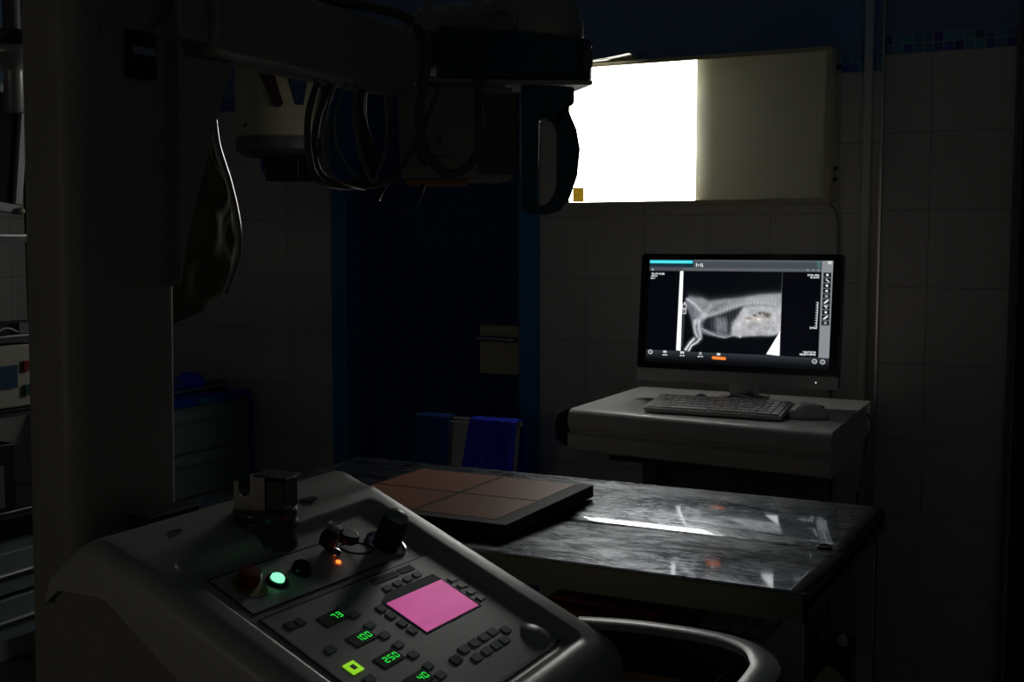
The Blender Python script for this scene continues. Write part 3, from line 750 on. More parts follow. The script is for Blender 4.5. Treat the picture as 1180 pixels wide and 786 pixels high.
# bags and masks on the cabinet
for k, (x, y, rx, ry, rz, m_n, lab) in enumerate((
        (-2.97, 3.17, .05, .055, .055, 'clothd', 'dark bundle nearest the column on the blue topped cabinet'),
        (-2.99, 3.30, .05, .06, .06, 'clothb', 'rumpled blue bundle in the middle of the blue topped cabinet'),
        (-2.95, 3.41, .045, .035, .03, 'grey', 'small dark bundle at the far end of the blue topped cabinet'))):
    rows = []; r = random.Random(k)
    for i in range(13):
        th = PI * i / 12
        rows.append([(x + rx * math.sin(th) * math.cos(a) * (1 + .15 * math.sin(3 * a + k)), y + ry * math.sin(th) * math.sin(a) * (1 + .12 * math.sin(4 * a + i)), .884 + rz * (1 + math.cos(th)) * .5 * (1 + .12 * math.sin(5 * a + i * .7)) * 1.1) for a in [2 * PI * q / 24 for q in range(25)]])
    tag(MB().grid(rows).build('bundle', m_n, smooth_=True), lab, 'bundle', 'bundles on the cabinet')

# ------------------------------------------------------------------ water heater on the back wall
wh = thing('water_heater', (-2.6, 3.3, 1.68), 'cream cylindrical water heater on the blue wall behind the arm', 'water heater')
MB().lathe([(.140, 0), (.146, .006), (.146, .40), (.12, .44), (.02, .455)], (-2.595, 3.335, 1.775), n=40).build('tank', 'cream', wh, smooth_=True)
MB().lathe([(.02, 0), (.10, .006), (.132, .018), (.145, .03), (.1455, .066), (.144, .07)], (-2.595, 3.335, 1.705), n=40).build('bottom_cap', 'grey', wh, smooth_=True)
MB().box(-2.70, -2.52, 3.42, 3.499, 1.80, 2.1).build('wall_bracket', 'grey', wh)
def on_tank(deg, z, r=.1475):
    a = math.radians(deg)
    return Matrix.Translation((-2.595 + r * math.cos(a), 3.335 + r * math.sin(a), z)) @ Matrix.Rotation(a + PI / 2, 4, 'Z')
MB(on_tank(-62, 1.89)).prism([(-.055, .13), (.0, .13), (.04, -.01), (.03, -.022), (.01, -.022)], -.004, .006, 'y').build('dark_notch_plate', mat('dark_brown', c(.04, .015, .01), .6), wh)  # flat dark plate standing in for a notch in the tank
MB(on_tank(-28, 1.89)).prism([(-.045, .13), (.05, .13), (.02, -.012), (-.005, -.012)], -.004, .012, 'y').build('blue_notch_plate', 'navy', wh)  # blue plate standing in for the wall seen through that notch
MB(on_tank(-104, 1.806, .1468)).prism([(-.016, 0), (.014, .014), (.014, .0)], -.0015, .002, 'y').build('emblem', 'black', wh)
MB().box(-2.61, -2.47, 3.27, 3.37, 1.63, 1.706).build('valve_block', 'black', wh, bevel=.006)
MB().tube(smooth([(-2.65, 3.33, 1.706), (-2.64, 3.33, 1.67), (-2.615, 3.33, 1.65)]), .02, 12).build('pipe_elbow', 'cabblue', wh)

# ------------------------------------------------------------------ storage rack at far left with devices
rk = thing('storage_rack', (-2.55, 1.95, 0), 'dark metal rack with steel edged shelves at the left edge', 'rack')
RX0, RX1, RY0, RY1 = -2.75, -2.30, 1.50, 2.40
for z, nm in ((1.440, 'steel'), (1.206, 'steel'), (1.032, 'black'), (.793, 'steel')):
    s_ = MB().box(RX0, RX1 - .004, RY0, RY1, z - .018, z - .001).build('shelf', 'darkgreen', rk)
    MB().box(RX1 - .004, RX1, RY0, RY1, z - .006, z).build('front_edge', nm, s_, bevel=.001)
MB().box(RX0, RX1, RY0, RY1, .05, .10).build('base', 'darkgreen', rk)
for x, y in ((RX0, RY0), (RX0, RY1), (RX1 - .03, RY0), (RX1 - .03, RY1)):
    MB().box(x, x + .03, y - .015, y + .015, 0, 2.1).build('upright', 'darkgreen', rk)
for k in range(2):
    z1 = .70 - .11 * k
    dr = MB().box(RX1 - .42, RX1 + .004, RY0 + .03, RY1 - .03, z1 - .10, z1).build('drawer', 'cabinet', rk, bevel=.004)
    MB().tube([(RX1 + .014, 1.85, z1 - .05), (RX1 + .014, 2.05, z1 - .05)], .005, 8).build('handle', 'steel', dr)
# old monitor, tilted frame
om = thing('wall_monitor', (-2.4, 1.88, 1.46), 'dark screen in a pale green grey frame on the top rack shelf', 'monitor')
OT = Matrix.Translation((-2.295, 1.985, 1.485)) @ Matrix.Rotation(math.radians(-7), 4, 'X')
fm = MB(OT)
for a in ((-.38, 0, -.012, .0, .0, .022), (-.38, 0, -.012, .0, .27, .292), (-.022, 0, -.012, 0, .022, .27), (-.38, -.358, -.012, 0, .022, .27)):
    fm.box(a[2], a[3], a[0], a[1], a[4], a[5])
fm.build('frame', mat('pale_green_frame', c(.30, .36, .33), .4), om, bevel=.003)
MB(OT).box(-.02, -.012, -.36, -.02, .02, .272).build('screen', 'blackg', om)
MB(OT).box(-.06, -.02, -.34, -.04, .03, .26).build('back_shell', 'grey', om)
MB().box(-2.40, -2.30, 1.70, 1.85, 1.4405, 1.487).build('stand', 'grey', om)
for z in (.008, .285): MB(OT).lathe([(.0, 0), (.007, .001), (.009, .006), (.006, .012), (.0, .014)], (0, -.008, z), (1, 0, 0), 14).build('corner_knob', 'cream', om, smooth_=True)
lm = thing('lamp_arm', (-2.3, 1.96, 1.7), 'grey tubular lamp arm hanging above the dark monitor at the left edge', 'lamp')
MB().lathe([(.019, 0), (.022, .004), (.022, .09), (.026, .10), (.06, .128), (.062, .14), (.06, .146)], (-2.262, 1.945, 1.716), n=28).build('socket', 'silver', lm, smooth_=True)
MB().lathe([(.07, 0), (.075, .006), (.075, .03), (.03, .036)], (-2.262, 1.945, 1.862), n=28).build('mount', 'black', lm, smooth_=True)
MB().tube([(-2.262, 1.945, 1.898), (-2.262, 1.945, 2.74)], .02, 14).build('pole', 'grey', lm, smooth_=True)
dv = thing('medical_device', (-2.5, 1.9, 1.035), 'beige instrument with a dark blue display on the middle rack shelf', 'instrument')
MB().box(-2.70, -2.31, 1.58, 2.03, 1.0335, 1.182).build('case', mat('beige_case', c(.42, .41, .32), .45), dv, bevel=.006)
MB().box(-2.309, -2.304, 1.70, 1.965, 1.082, 1.135).build('display', 'bluelcd', dv)
MB().box(-2.309, -2.302, 1.984, 2.0, 1.118, 1.142).build('red_button', 'red', dv)
MB().box(-2.309, -2.302, 1.984, 2.0, 1.06, 1.085).build('green_button', mat('green_button', c(.01, .08, .05), .4), dv)
sb = MB().box(-2.34, -2.305, 1.975, 2.02, 1.395, 1.42).build('small_box', 'grey')
sb.location.z = 1.208
tag(sb, 'small grey box beside the papers on the rack shelf', 'box')
rows = [[(-2.34 + .03 * j, 1.80 + .15 * i / 8, 1.212 + .03 * abs(math.sin(i * .9 + j)) * (1 - i / 12)) for i in range(9)] for j in range(3)]
tag(MB().grid(rows).build('paper_pile', 'paper', solid=.003), 'crumpled pale papers on the steel edged shelf above the beige instrument', 'paper')
db = thing('dark_device', (-2.5, 1.8, .795), 'black device with a pale framed dial on the lower rack shelf', 'device')
MB().box(-2.68, -2.32, 1.6, 1.965, .7945, .95).build('case', 'black', db, bevel=.005)
MB().box(-2.319, -2.312, 1.80, 1.925, .80, .90).build('dial_plate', 'grey', db, bevel=.003)

# ------------------------------------------------------------------ mobile X-ray unit
un = thing('mobile_xray_unit', (-1.0, 1.2, 0), 'large beige mobile X-ray machine with column, arm, tube head and sloping console', 'X-ray machine')
TAU = math.radians(24.5); PX, PZ = -.926, 1.08
def PT(u, v, w=0.):  # u along the panel (world Y), v down the slope, w out of the surface
    return Vector((PX + v * math.cos(TAU) + w * math.sin(TAU), u, PZ - v * math.sin(TAU) + w * math.cos(TAU)))
PM = Matrix(((0, math.cos(TAU), math.sin(TAU), PX), (1, 0, 0, 0), (0, -math.sin(TAU), math.cos(TAU), PZ), (0, 0, 0, 1)))  # (u,v,w) -> world
U0, U1 = .925, 1.405
RECU0, RECU1, RECV0, RECV1 = .972, 1.352, .022, .360
def sm(t): t = min(1, max(0, t)); return t * t * (3 - 2 * t)
def surf(u, s):
    """console top shell; s = arc position from rear edge (0) over the crown, down slope, over the front lip"""
    # rear flat: s 0...11 -> x -1.055..; slope v = s-.13 ; front lip
    if s < .13:
        t = s / .13; x = -1.05 + (PX + 1.05) * t; z = 1.055 + .045 * math.sin(min(1, t * 1.6) * PI / 2) - .020 * sm((t - .45) / .55)
        P = Vector((x, u, z)); Nn = Vector((0, 0, 1))
    else:
        v = s - .13; P = PT(u, v)
        Nn = Vector((math.sin(TAU), 0, math.cos(TAU)))
        if v > .385:
            q = min(1, (v - .385) / .07); a = q * 1.0
            P = PT(u, .385 + .045 * math.sin(a), -.045 * (1 - math.cos(a)))
        rec = sm((u - RECU0) / .014 + .3) * sm((RECU1 - u) / .020 + .3) * sm((v - RECV0) / .02 + .3) * sm((RECV1 - v) / .016 + .9)
        P = P - Nn * .012 * rec
    e0 = u - U0; e1 = U1 - u; R_ = .022
    drop = 0
    if e0 < R_: drop = R_ - math.sqrt(max(0, R_ * R_ - (R_ - e0) ** 2))
    if e1 < R_: drop = max(drop, R_ - math.sqrt(max(0, R_ * R_ - (R_ - e1) ** 2)))
    return P - Nn * drop
us = [U0, U0 + .0012, U0 + .004, U0 + .008, U0 + .014, U0 + .022, .953, .960] + [.966 + .003 * k for k in range(8)] + [.995 + .013 * k for k in range(26)] + [1.335 + .003 * k for k in range(8)] + [1.362, 1.372, U1 - .022, U1 - .014, U1 - .008, U1 - .004, U1 - .0012, U1]
us = sorted(us)
ss = [.13 * k / 12 for k in range(13)] + [.134 + .003 * k for k in range(12)] + [.178 + .02 * k for k in range(15)] + [.474 + .003 * k for k in range(9)] + [.505, .515, .522, .53, .54, .55, .56, .57, .585]
rows = [[surf(u, s) for u in us] for s in ss]
# skirt: sides go down to the seam
def seam(x):  # bottom edge height of the shell along x
    if x < -.96: return 1.040
    return 1.040 - (x + .96) * .72
sh = MB(); full = []
for r in rows:
    xl = r[0].x; zb = min(seam(xl), r[0].z - .012)
    fl = .012
    full.append([Vector((xl, U0 - .004, zb)), Vector((xl, U0 - .003, (zb + r[0].z) / 2))] + r + [Vector((r[-1].x, U1 + .003, (zb + r[-1].z) / 2)), Vector((r[-1].x, U1 + .004, zb))])
sh.grid(full)
fr_ = full[-1]; lo = [Vector((q.x - .004, q.y, fr_[0].z)) for q in fr_]; lo2 = [Vector((q.x - .03, q.y, fr_[0].z - .03)) for q in fr_]
sh.grid([fr_, lo, lo2]); re_ = full[0]; sh.grid([re_, [Vector((q.x, q.y, 1.02)) for q in re_]])
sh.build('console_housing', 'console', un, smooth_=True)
low = [(-1.052, 1.045), (-.962, 1.045), (-.585, .778), (-.545, .70), (-.56, .40), (-.62, .22), (-1.30, .22), (-1.30, .60), (-1.10, .72), (-1.052, .80)]
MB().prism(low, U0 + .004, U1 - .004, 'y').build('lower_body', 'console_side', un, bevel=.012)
MB().box(-1.32, -.50, U0 + .02, U1 - .02, .13, .215).build('chassis', 'teal', un, bevel=.02)
for x, y, r in ((-1.18, U0 + .0, .11), (-1.18, U1 - .0, .11), (-.58, U0 + .04, .06), (-.58, U1 - .04, .06)):
    MB().lathe([(r * .5, -.022), (r * .92, -.02), (r, -.012), (r, .012), (r * .92, .02), (r * .5, .022)], (x, y, r + .001), (0, 1, 0), 32).build('wheel', 'rubber', un, smooth_=True)
# column (leans a trifle)
cT = Matrix.Translation((-1.2, 1.16, 1.0)) @ Matrix.Rotation(math.radians(1.2), 4, 'Y') @ Matrix.Rotation(math.radians(.2), 4, 'X') @ Matrix.Translation((1.2, -1.16, -1.0))
cp = []
x0, x1, y0, y1 = -1.262, -1.158, 1.072, 1.250
for cx, cy, a, r in ((x1 - .012, y1 - .012, 0, .012), (x0 + .02, y1 - .02, PI / 2, .02), (x0 + .035, y0 + .035, PI, .035), (x1 - .03, y0 + .03, 1.5 * PI, .03)):
    cp += [(cx + r * math.cos(a + PI / 2 * k / 8), cy + r * math.sin(a + PI / 2 * k / 8)) for k in range(9)]
MB(cT).prism(cp, .20, 2.3).build('column', 'beige', un, smooth_=True)
# label holder hanging on the column face
lh = MB(cT).box(-1.157, -1.146, 1.159, 1.206, 1.632, 1.692).build('label_holder', 'black', un, bevel=.002)
MB(cT).box(-1.146, -1.1455, 1.163, 1.202, 1.662, 1.672).build('label_strip', mat('pale_label', c(.35, .38, .45), .5), lh)
for pth, mm in (([(-1.14, 1.115, 1.678), (-1.13, 1.128, 1.70), (-1.125, 1.143, 1.725), (-1.14, 1.16, 1.78), (-1.19, 1.17, 1.9)], 'cableg'), ([(-1.14, 1.205, 1.70), (-1.13, 1.215, 1.72), (-1.125, 1.223, 1.737), (-1.14, 1.23, 1.80), (-1.18, 1.22, 1.9)], 'teal')):
    MB().tube(smooth(pth), .0022, 8).build('cable', mm, un, smooth_=True)
# carriage + arm
MB().box(-1.215, -1.112, 1.226, 1.284, 1.690, 2.0).build('carriage', 'beige', un, bevel=.006)
arm_p = [(-1.225, 1.70), (-1.215, 1.685), (-1.125, 1.672), (-1.105, 1.682), (-1.097, 1.71), (-1.097, 1.765), (-1.108, 1.788), (-1.13, 1.795), (-1.215, 1.795), (-1.225, 1.785)]
MB().prism(arm_p, 1.282, 1.80, 'y').build('arm', 'beige', un, bevel=.008)
MB().prism([(-1.22, 1.70), (-1.12, 1.685), (-1.108, 1.70), (-1.104, 1.78), (-1.115, 1.80), (-1.21, 1.80)], 1.80, 1.86, 'y').build('arm_end', 'beige', un, bevel=.02)
MB().prism([(1.25, 1.668), (1.345, 1.672), (1.315, 1.605), (1.247, 1.435), (1.23, 1.362), (1.235, 1.69)], -1.20, -1.125, 'x').build('gusset', 'beige', un)
MB().box(-1.17, -1.11, 1.55, 1.60, 1.795, 1.825).build('cable_clamp', 'grey', un, bevel=.006)
# tube head
hd = MB().lathe([(.03, 0), (.055, .004), (.064, .018), (.066, .04), (.066, .285), (.062, .307), (.045, .322), (.02, .33)], (-1.21, 1.985, 1.80), (1, 0, 0), 40).build('tube_head', 'beige', un, smooth_=True)
MB().box(-1.15, -1.10, 1.84, 1.93, 1.74, 1.80).build('swivel', 'beige', un, bevel=.01)
MB().lathe([(.03, 0), (.03, .02), (.024, .022), (.024, .014), (.015, .013)], (-1.0, 1.925, 1.80), (0.2, -.8, .6), 24).build('cable_socket', 'beige', hd, smooth_=True)
A = Vector((-1.065, 1.815)); B = Vector((-.838, 1.965)); nb = Vector((-.15, .23)).normalized()
dd = (B - A).normalized()
foot = [A, A.lerp(B, .3) - nb * .008, A.lerp(B, .6) - nb * .010, B - dd * .03 - nb * .005, B - dd * .008 + nb * .006, B + nb * .03, B + nb * .12, B + nb * .15 - dd * .03, A + nb * .15, A + nb * .0]
foot = foot[:-1]
yk = MB(); n = len(foot)
top = [(p.x, p.y, 1.796 - .02 * min(1, max(0, (p - A).dot(dd) / .27))) for p in foot]; bot = [(p.x, p.y, 1.705) for p in foot]
yk.add(bot + top, [tuple(range(n))[::-1], tuple(range(n, 2 * n))] + [(i, (i + 1) % n, n + (i + 1) % n, n + i) for i in range(n)])
yk.build('head_cover', 'teal', un, bevel=.006)
o_ = B - dd * .014
ov = MB(Matrix.Translation((o_.x - nb.x * .003, o_.y - nb.y * .003, 1.742)) @ Matrix.Rotation(math.atan2(dd.y, dd.x), 4, 'Z'))
ov.prism([(.009 * math.cos(a), .024 * math.sin(a)) for a in [2 * PI * k / 20 for k in range(20)]], -.006, .0, 'y').build('end_inset', 'grey', un)
pf = [A - dd * .02 - nb * .004, B - dd * .004 - nb * .004, B - dd * .02 + nb * .10, A - dd * .02 + nb * .14]
MB().prism([(p.x, p.y) for p in pf], 1.696, 1.704).build('head_plate', 'beige', un, bevel=.002)
# collimator
cf = [(-1.130, 1.784), (-1.009, 1.845), (-.964, 1.897), (-1.04, 1.985), (-1.17, 1.90)]
co = MB().prism(cf, 1.53, 1.692).build('collimator', 'beige', un, bevel=.005)
MB().prism([(-1.118, 1.787), (-1.022, 1.836), (-1.06, 1.90), (-1.15, 1.86)], 1.522, 1.5295).build('window_film', 'orange', co)
MB().prism([(-1.006, 1.846), (-.958, 1.902), (-.957, 1.903), (-1.004, 1.849)], 1.54, 1.68).build('side_plate', 'grey', co)
for x, y, z in ((-1.085, 1.805, 1.64), (-1.065, 1.815, 1.60)):
    MB().lathe([(.005, 0), (.005, .003)], (x, y, z), (.45, -.89, 0), 12).build('dial', 'grey', co)
rr = random.Random(2)
for k in range(7):  # small print marks
    q = -1.083 + .008 * k; MB().box(q, q + .005, 1.8065 + (q + 1.083) * .504, 1.808 + (q + 1.083) * .504, 1.570 - .002 * (k % 2), 1.573).build('mark', 'black', co) if k < 5 else None
# D handle
e_ = Vector((.891, .454)); o2 = Vector((-.949, 1.896)); nrm = Vector((-e_.y, e_.x))
S = 2.12 / 1380
def hp(px, py, t): # local plate coordinates measured in the handle's own plane (about 1.5 mm units)
    a = (px - 600) * S; z = 1.695 - (py - 98) * S
    return (o2.x + e_.x * a + nrm.x * t, o2.y + e_.y * a + nrm.y * t, z)
outer = [(600, 98), (630, 98), (661, 100), (661, 119), (653, 122), (658, 134), (664, 148), (668, 170), (665, 200), (657, 224), (646, 240), (630, 245), (608, 244), (601, 240), (600, 200), (600, 150)]
inner = [(621, 138), (628, 136), (635, 138), (639, 145), (641, 152), (641, 160), (641, 172), (641, 190), (641, 210), (639, 219), (634, 228), (629, 233), (622, 234), (619, 230), (620, 195), (621, 160)]
n = len(outer); ring = []
for t_ in (0, .026):
    ring.append([hp(x, y, t_) for x, y in outer]); ring.append([hp(x, y, t_) for x, y in inner])
h_ = MB(); h_.add(ring[0] + ring[1] + ring[2] + ring[3], [])
for i in range(n):
    j = (i + 1) % n
    h_.f += [(i, j, n + j, n + i), (2 * n + i, 3 * n + i, 3 * n + j, 2 * n + j), (i, 2 * n + i, 2 * n + j, j), (n + i, n + j, 3 * n + j, 3 * n + i)]
h_.build('grab_handle', 'teal', co, bevel=.004, seg=2)['label'] = 'dark teal D shaped grab handle'
MB().tube(smooth([(-1.166, 1.80, 1.53), (-1.168, 1.775, 1.50), (-1.16, 1.766, 1.487), (-1.13, 1.781, 1.482), (-1.108, 1.792, 1.485), (-1.101, 1.80, 1.50), (-1.10, 1.82, 1.53)]), .006, 10).build('side_handle', 'teal', co, smooth_=True)
# cables slung from the arm
def px_(pts, x): return smooth([(x + (q[2] if len(q) > 2 else 0), q[0], q[1]) for q in pts])
slings = [
 (px_([(1.55, 1.669), (1.526, 1.62), (1.523, 1.567), (1.538, 1.528), (1.577, 1.512), (1.662, 1.513), (1.755, 1.527), (1.821, 1.565), (1.863, 1.621), (1.869, 1.683)], -1.13), .0055, 'cable'),
 (px_([(1.60, 1.675), (1.565, 1.62), (1.552, 1.57), (1.562, 1.535), (1.60, 1.518), (1.66, 1.520), (1.70, 1.53), (1.74, 1.56), (1.77, 1.62), (1.775, 1.675)], -1.14), .0055, 'cable'),
 (px_([(1.562, 1.668), (1.536, 1.619), (1.528, 1.572), (1.543, 1.534), (1.578, 1.515), (1.64, 1.508)], -1.105), .003, 'cableg'),
 (px_([(1.577, 1.670), (1.548, 1.622), (1.545, 1.590), (1.56, 1.558), (1.60, 1.525)], -1.095), .0025, 'cableg'),
 (px_([(1.60, 1.675), (1.590, 1.622), (1.598, 1.583), (1.612, 1.55), (1.631, 1.526), (1.643, 1.520), (1.656, 1.533), (1.677, 1.569), (1.686, 1.62), (1.676, 1.674)], -1.09), .003, 'cableg'),
 (px_([(1.674, 1.678), (1.678, 1.607), (1.688, 1.565), (1.713, 1.534), (1.724, 1.552), (1.706, 1.595), (1.686, 1.636), (1.69, 1.679)], -1.14), .005, 'cable'),
 (px_([(1.749, 1.56), (1.728, 1.612), (1.724, 1.663), (1.735, 1.689)], -1.16), .004, 'cable'),
 (smooth([(-1.13, 1.60, 1.802), (-1.098, 1.66, 1.80), (-1.056, 1.700, 1.785), (-1.03, 1.709, 1.745), (-1.029, 1.709, 1.699), (-1.045, 1.712, 1.631), (-1.046, 1.734, 1.576), (-1.022, 1.758, 1.538), (-.997, 1.782, 1.544), (-.982, 1.801, 1.574), (-.979, 1.802, 1.612), (-.990, 1.815, 1.667), (-1.0, 1.84, 1.70)]), .008, 'cable'),
 (smooth([(-1.02, 1.735, 1.68), (-1.033, 1.738, 1.651), (-1.062, 1.723, 1.579), (-1.092, 1.708, 1.529), (-1.118, 1.69, 1.514)]), .004, 'cable'),
 (smooth([(-.9735, 1.802, 1.60), (-.9725, 1.804, 1.63), (-.981, 1.812, 1.665)]), .0022, 'cableg'),  # pale sliver on the thick cable, its highlight built as a strand
 (px_([(1.885, 1.69), (1.90, 1.63), (1.905, 1.59), (1.89, 1.555), (1.86, 1.535), (1.80, 1.56), (1.765, 1.60)], -1.09), .0035, 'cable'),
 (px_([(1.70, 1.76, -.03), (1.712, 1.80), (1.745, 1.832), (1.862, 1.868), (1.91, 1.874), (1.95, 1.868), (1.96, 1.85)], -1.03), .006, 'beige'),
 (px_([(1.83, 1.80, -.02), (1.832, 1.83), (1.85, 1.86), (1.89, 1.874)], -1.0), .006, 'beige'),
]
for pth, r, mm in slings: MB().tube(pth, r, 12).build('cable', mm, un, smooth_=True)
# round post with clamp on top of the console
MB().lathe([(.040, -.03), (.040, .010), (.0385, .014), (.0375, .016), (.0375, .019), (.039, .021), (.039, .028), (.037, .0305), (.0, .0306)], (-.925, 1.150, 1.068), n=40).build('swivel_disc', 'darkdisc', un, smooth_=True)
CT = Matrix.Translation((-.925, 1.150, 1.0987)) @ Matrix.Rotation(math.radians(14), 4, 'Z') @ Matrix.Scale(1.0, 4)
ck = MB(CT)
# bent steel bracket: two cheeks with a U notch, a floor and a middle web
def cheek(y0, y1):
    pts = [(-.030, 0), (.010, 0), (.010, .040), (-.008, .040)] + [(-.016 + .008 * math.cos(a), .024 - .009 * math.sin(a)) for a in [PI * k / 8 for k in range(9)]][0:9] + [(-.024, .036), (-.030, .034)]
    ck.prism([(p[0], p[1]) for p in pts], y0, y1, 'y')
cheek(-.023, -.0215); cheek(.0215, .023)
ck.box(-.03, .010, -.022, .022, 0, .002).box(.009, .0105, -.022, .022, 0, .041)
ck.build('clamp', 'clampsteel', un)
MB(CT).box(.011, .034, -.022, .022, .0, .036).build('clamp_block', 'black', un, bevel=.002)
MB(CT @ Matrix.Translation((0, 0, .0405)) @ Matrix.Rotation(.08, 4, 'Y')).box(-.006, .038, -.021, .021, 0, .002).build('clamp_lid', 'darkgreen', un, bevel=.0008)
MB().lathe([(.012, 0), (.012, .002), (.008, .0025)], (-.965, 1.03, 1.0885), n=20).build('screw_cap', 'steel', un)
MB().lathe([(.014, 0), (.014, .001)], (-.945, 1.262, 1.0845), n=20).build('screw_cap', 'darkgreen', un)
MB().box(-1.125, -1.085, 1.12, 1.215, 1.0, 1.074).build('rear_box', 'mattblack', un, bevel=.004)
# control panel: foil sheet in the recess
W0 = -.012
cpn = MB(PM).prism([(.998, .130), (1.332, .142), (1.330, .350), (.992, .350)], W0 - .001, W0 + .0012).build('control_panel', 'panel', un)
cpn2 = MB(PM).prism([(1.0, .05), (1.25, .058), (1.25, .125), (1.0, .118)], W0 - .001, W0 + .001).build('lamp_panel', 'panel', un)
# dark groove around foils
def groove(pts, w=.0009):
    m = MB(PM)
    for (a, b), (c_, d) in zip(pts, pts[1:]):
        L = math.hypot(c_ - a, d - b); nx_, ny_ = -(d - b) / L * w, (c_ - a) / L * w
        m.prism([(a - nx_, b - ny_), (c_ - nx_, d - ny_), (c_ + nx_, d + ny_), (a + nx_, b + ny_)], W0 + .0002, W0 + .0016)
    return m
groove([(.992, .352), (.998, .129), (1.332, .141)], .0007).build('panel_seam', 'black', un)
groove([(.99, .352), (1.335, .351)], .0016).build('panel_seam', 'black', un)
groove([(.998, .129), (.993, .353)], .0014).build('panel_seam', 'black', un)
groove([(1.25, .058), (1.0, .049), (.999, .119), (1.25, .126)], .0007).build('panel_seam', 'black', un)
T1 = W0 + .0012
def key(u, v, w=.016, h=.011, m='keytop', nm='key'):
    k = MB(PM).prism(rrect(u - w / 2, u + w / 2, v - h / 2, v + h / 2, .0015, 2), T1, T1 + .0014).build(nm, m, cpn)
    return k
for u, v in ((1.021, .154), (1.037, .155)): key(u, v, .012, .012, 'navy')
for u, v in ((1.029, .206), (1.112, .160), (1.111, .178), (1.111, .201), (1.112, .222), (1.112, .242), (1.113, .263), (1.112, .285), (1.111, .303), (1.027, .262)): key(u, v, .015, .010)
for v in (.187, .202, .219, .234): key(1.154, v, .013, .011)
for v in (.195, .210, .225, .240): key(1.309, v, .014, .009, 'panel')
for u in (1.200, 1.223, 1.246, 1.268): key(u, .164, .014, .009)
for u in (1.184, 1.209, 1.232, 1.254): key(u, .291, .017, .011); key(u, .309, .017, .011)
key(1.276, .298, .014, .012)
key(1.155, .297, .017, .012, 'mattblack')
MB(PM).lathe([(.021, 0), (.019, .003), (.013, .006), (.006, .0075), (0.0, .008)], (1.308, .326, T1), (0, 0, 1), 30).build('thumb_wheel', 'panel', cpn, smooth_=True)
MB(PM).prism([(1.190, .142), (1.243, .144), (1.243, .154), (1.190, .152)], T1, T1 + .0006).build('legend_bar', 'navy', cpn)
MB(PM).prism([(1.248, .144), (1.278, .145), (1.278, .155), (1.248, .154)], T1, T1 + .0006).build('legend_bar', 'navy', cpn)
MB(PM).prism([(1.19, .170), (1.292, .174), (1.292, .184), (1.168, .180), (1.168, .178)], T1, T1 + .0006).build('legend_bar', 'navy', cpn)
lcd = MB(PM).prism([(1.166, .180), (1.294, .184), (1.294, .251), (1.166, .248)], T1, T1 + .0007).build('lcd_frame', 'navy', cpn)
def pink():
    m = bpy.data.materials.new('pink_screen'); m.use_nodes = True; nt = m.node_tree; p = nt.nodes['Principled BSDF']
    tc = nt.nodes.new('ShaderNodeTexCoord'); mp = nt.nodes.new('ShaderNodeMapping'); mp.inputs['Scale'].default_value = (60, 14, 30); mp.inputs['Rotation'].default_value = (0, .3, .6)
    n = nt.nodes.new('ShaderNodeTexNoise'); n.inputs['Scale'].default_value = 1.; n.inputs['Detail'].default_value = 2
    mx = nt.nodes.new('ShaderNodeMix'); mx.data_type = 'RGBA'; mx.inputs['A'].default_value = srgb(158, 58, 116); mx.inputs['B'].default_value = srgb(192, 78, 146)
    nt.links.new(tc.outputs['Object'], mp.inputs[0]); nt.links.new(mp.outputs[0], n.inputs['Vector']); nt.links.new(n.outputs['Fac'], mx.inputs['Factor'])
    p.inputs['Base Color'].default_value = c(.1, .03, .06); p.inputs['Roughness'].default_value = .3
    nt.links.new(mx.outputs['Result'], p.inputs['Emission Color']); p.inputs['Emission Strength'].default_value = .95
    return m
MB(PM).prism([(1.169, .184), (1.291, .188), (1.289, .249), (1.168, .246)], T1 + .0007, T1 + .001).build('lcd_screen', pink(), cpn)['label'] = 'glowing pink display'
# seven segment displays
SEG = {'0': 'abcdef', '1': 'bc', '2': 'abged', '3': 'abgcd', '4': 'fgbc', '5': 'afgcd', '7': 'abc', '9': 'abcdfg'}
def digits(txt, u0, v0, w=.0066, h=.0088, step=.0096):
    m = MB(PM); t = .0006; z0, z1 = T1 + .0010, T1 + .0014
    for k, chx in enumerate(txt):
        a = u0 + k * step; b = v0
        R = {'a': (a + t, b, a + w - t, b + 2 * t), 'd': (a + t, b + h - 2 * t, a + w - t, b + h), 'g': (a + t, b + h / 2 - t, a + w - t, b + h / 2 + t),
             'f': (a, b + t, a + 2 * t, b + h / 2 - t), 'b': (a + w - 2 * t, b + t, a + w, b + h / 2 - t), 'e': (a, b + h / 2 + t, a + 2 * t, b + h - t), 'c': (a + w - 2 * t, b + h / 2 + t, a + w, b + h - t)}
        for s in SEG[chx]:
            q = R[s]; m.box(q[0], q[2], q[1], q[3], z0, z1)
    return m
for txt, u, v, w_ in (('73', 1.080, .169, .040), ('100', 1.081, .211, .040), ('250', 1.079, .252, .040), ('40', 1.080, .293, .040)):
    db_ = MB(PM).prism([(u - w_ / 2, v - .009), (u + w_ / 2, v - .009), (u + w_ / 2, v + .009), (u - w_ / 2, v + .009)], T1, T1 + .001).build('digit_window', 'mattblack', cpn)
    L = len(txt) * .0096
    digits(txt, u + .017 - L + .002, v - .0042).build('digits', 'seg', db_)
sq = MB(PM).box(1.017, 1.036, .232, .248, T1, T1 + .0012).build('lit_key', 'sqled', cpn); sq['label'] = 'glowing yellow green square key'
MB(PM).box(1.023, 1.030, .2365, .2435, T1 + .0012, T1 + .0016).build('key_centre', mat('green_dark', c(.01, .1, .02), .4), sq)
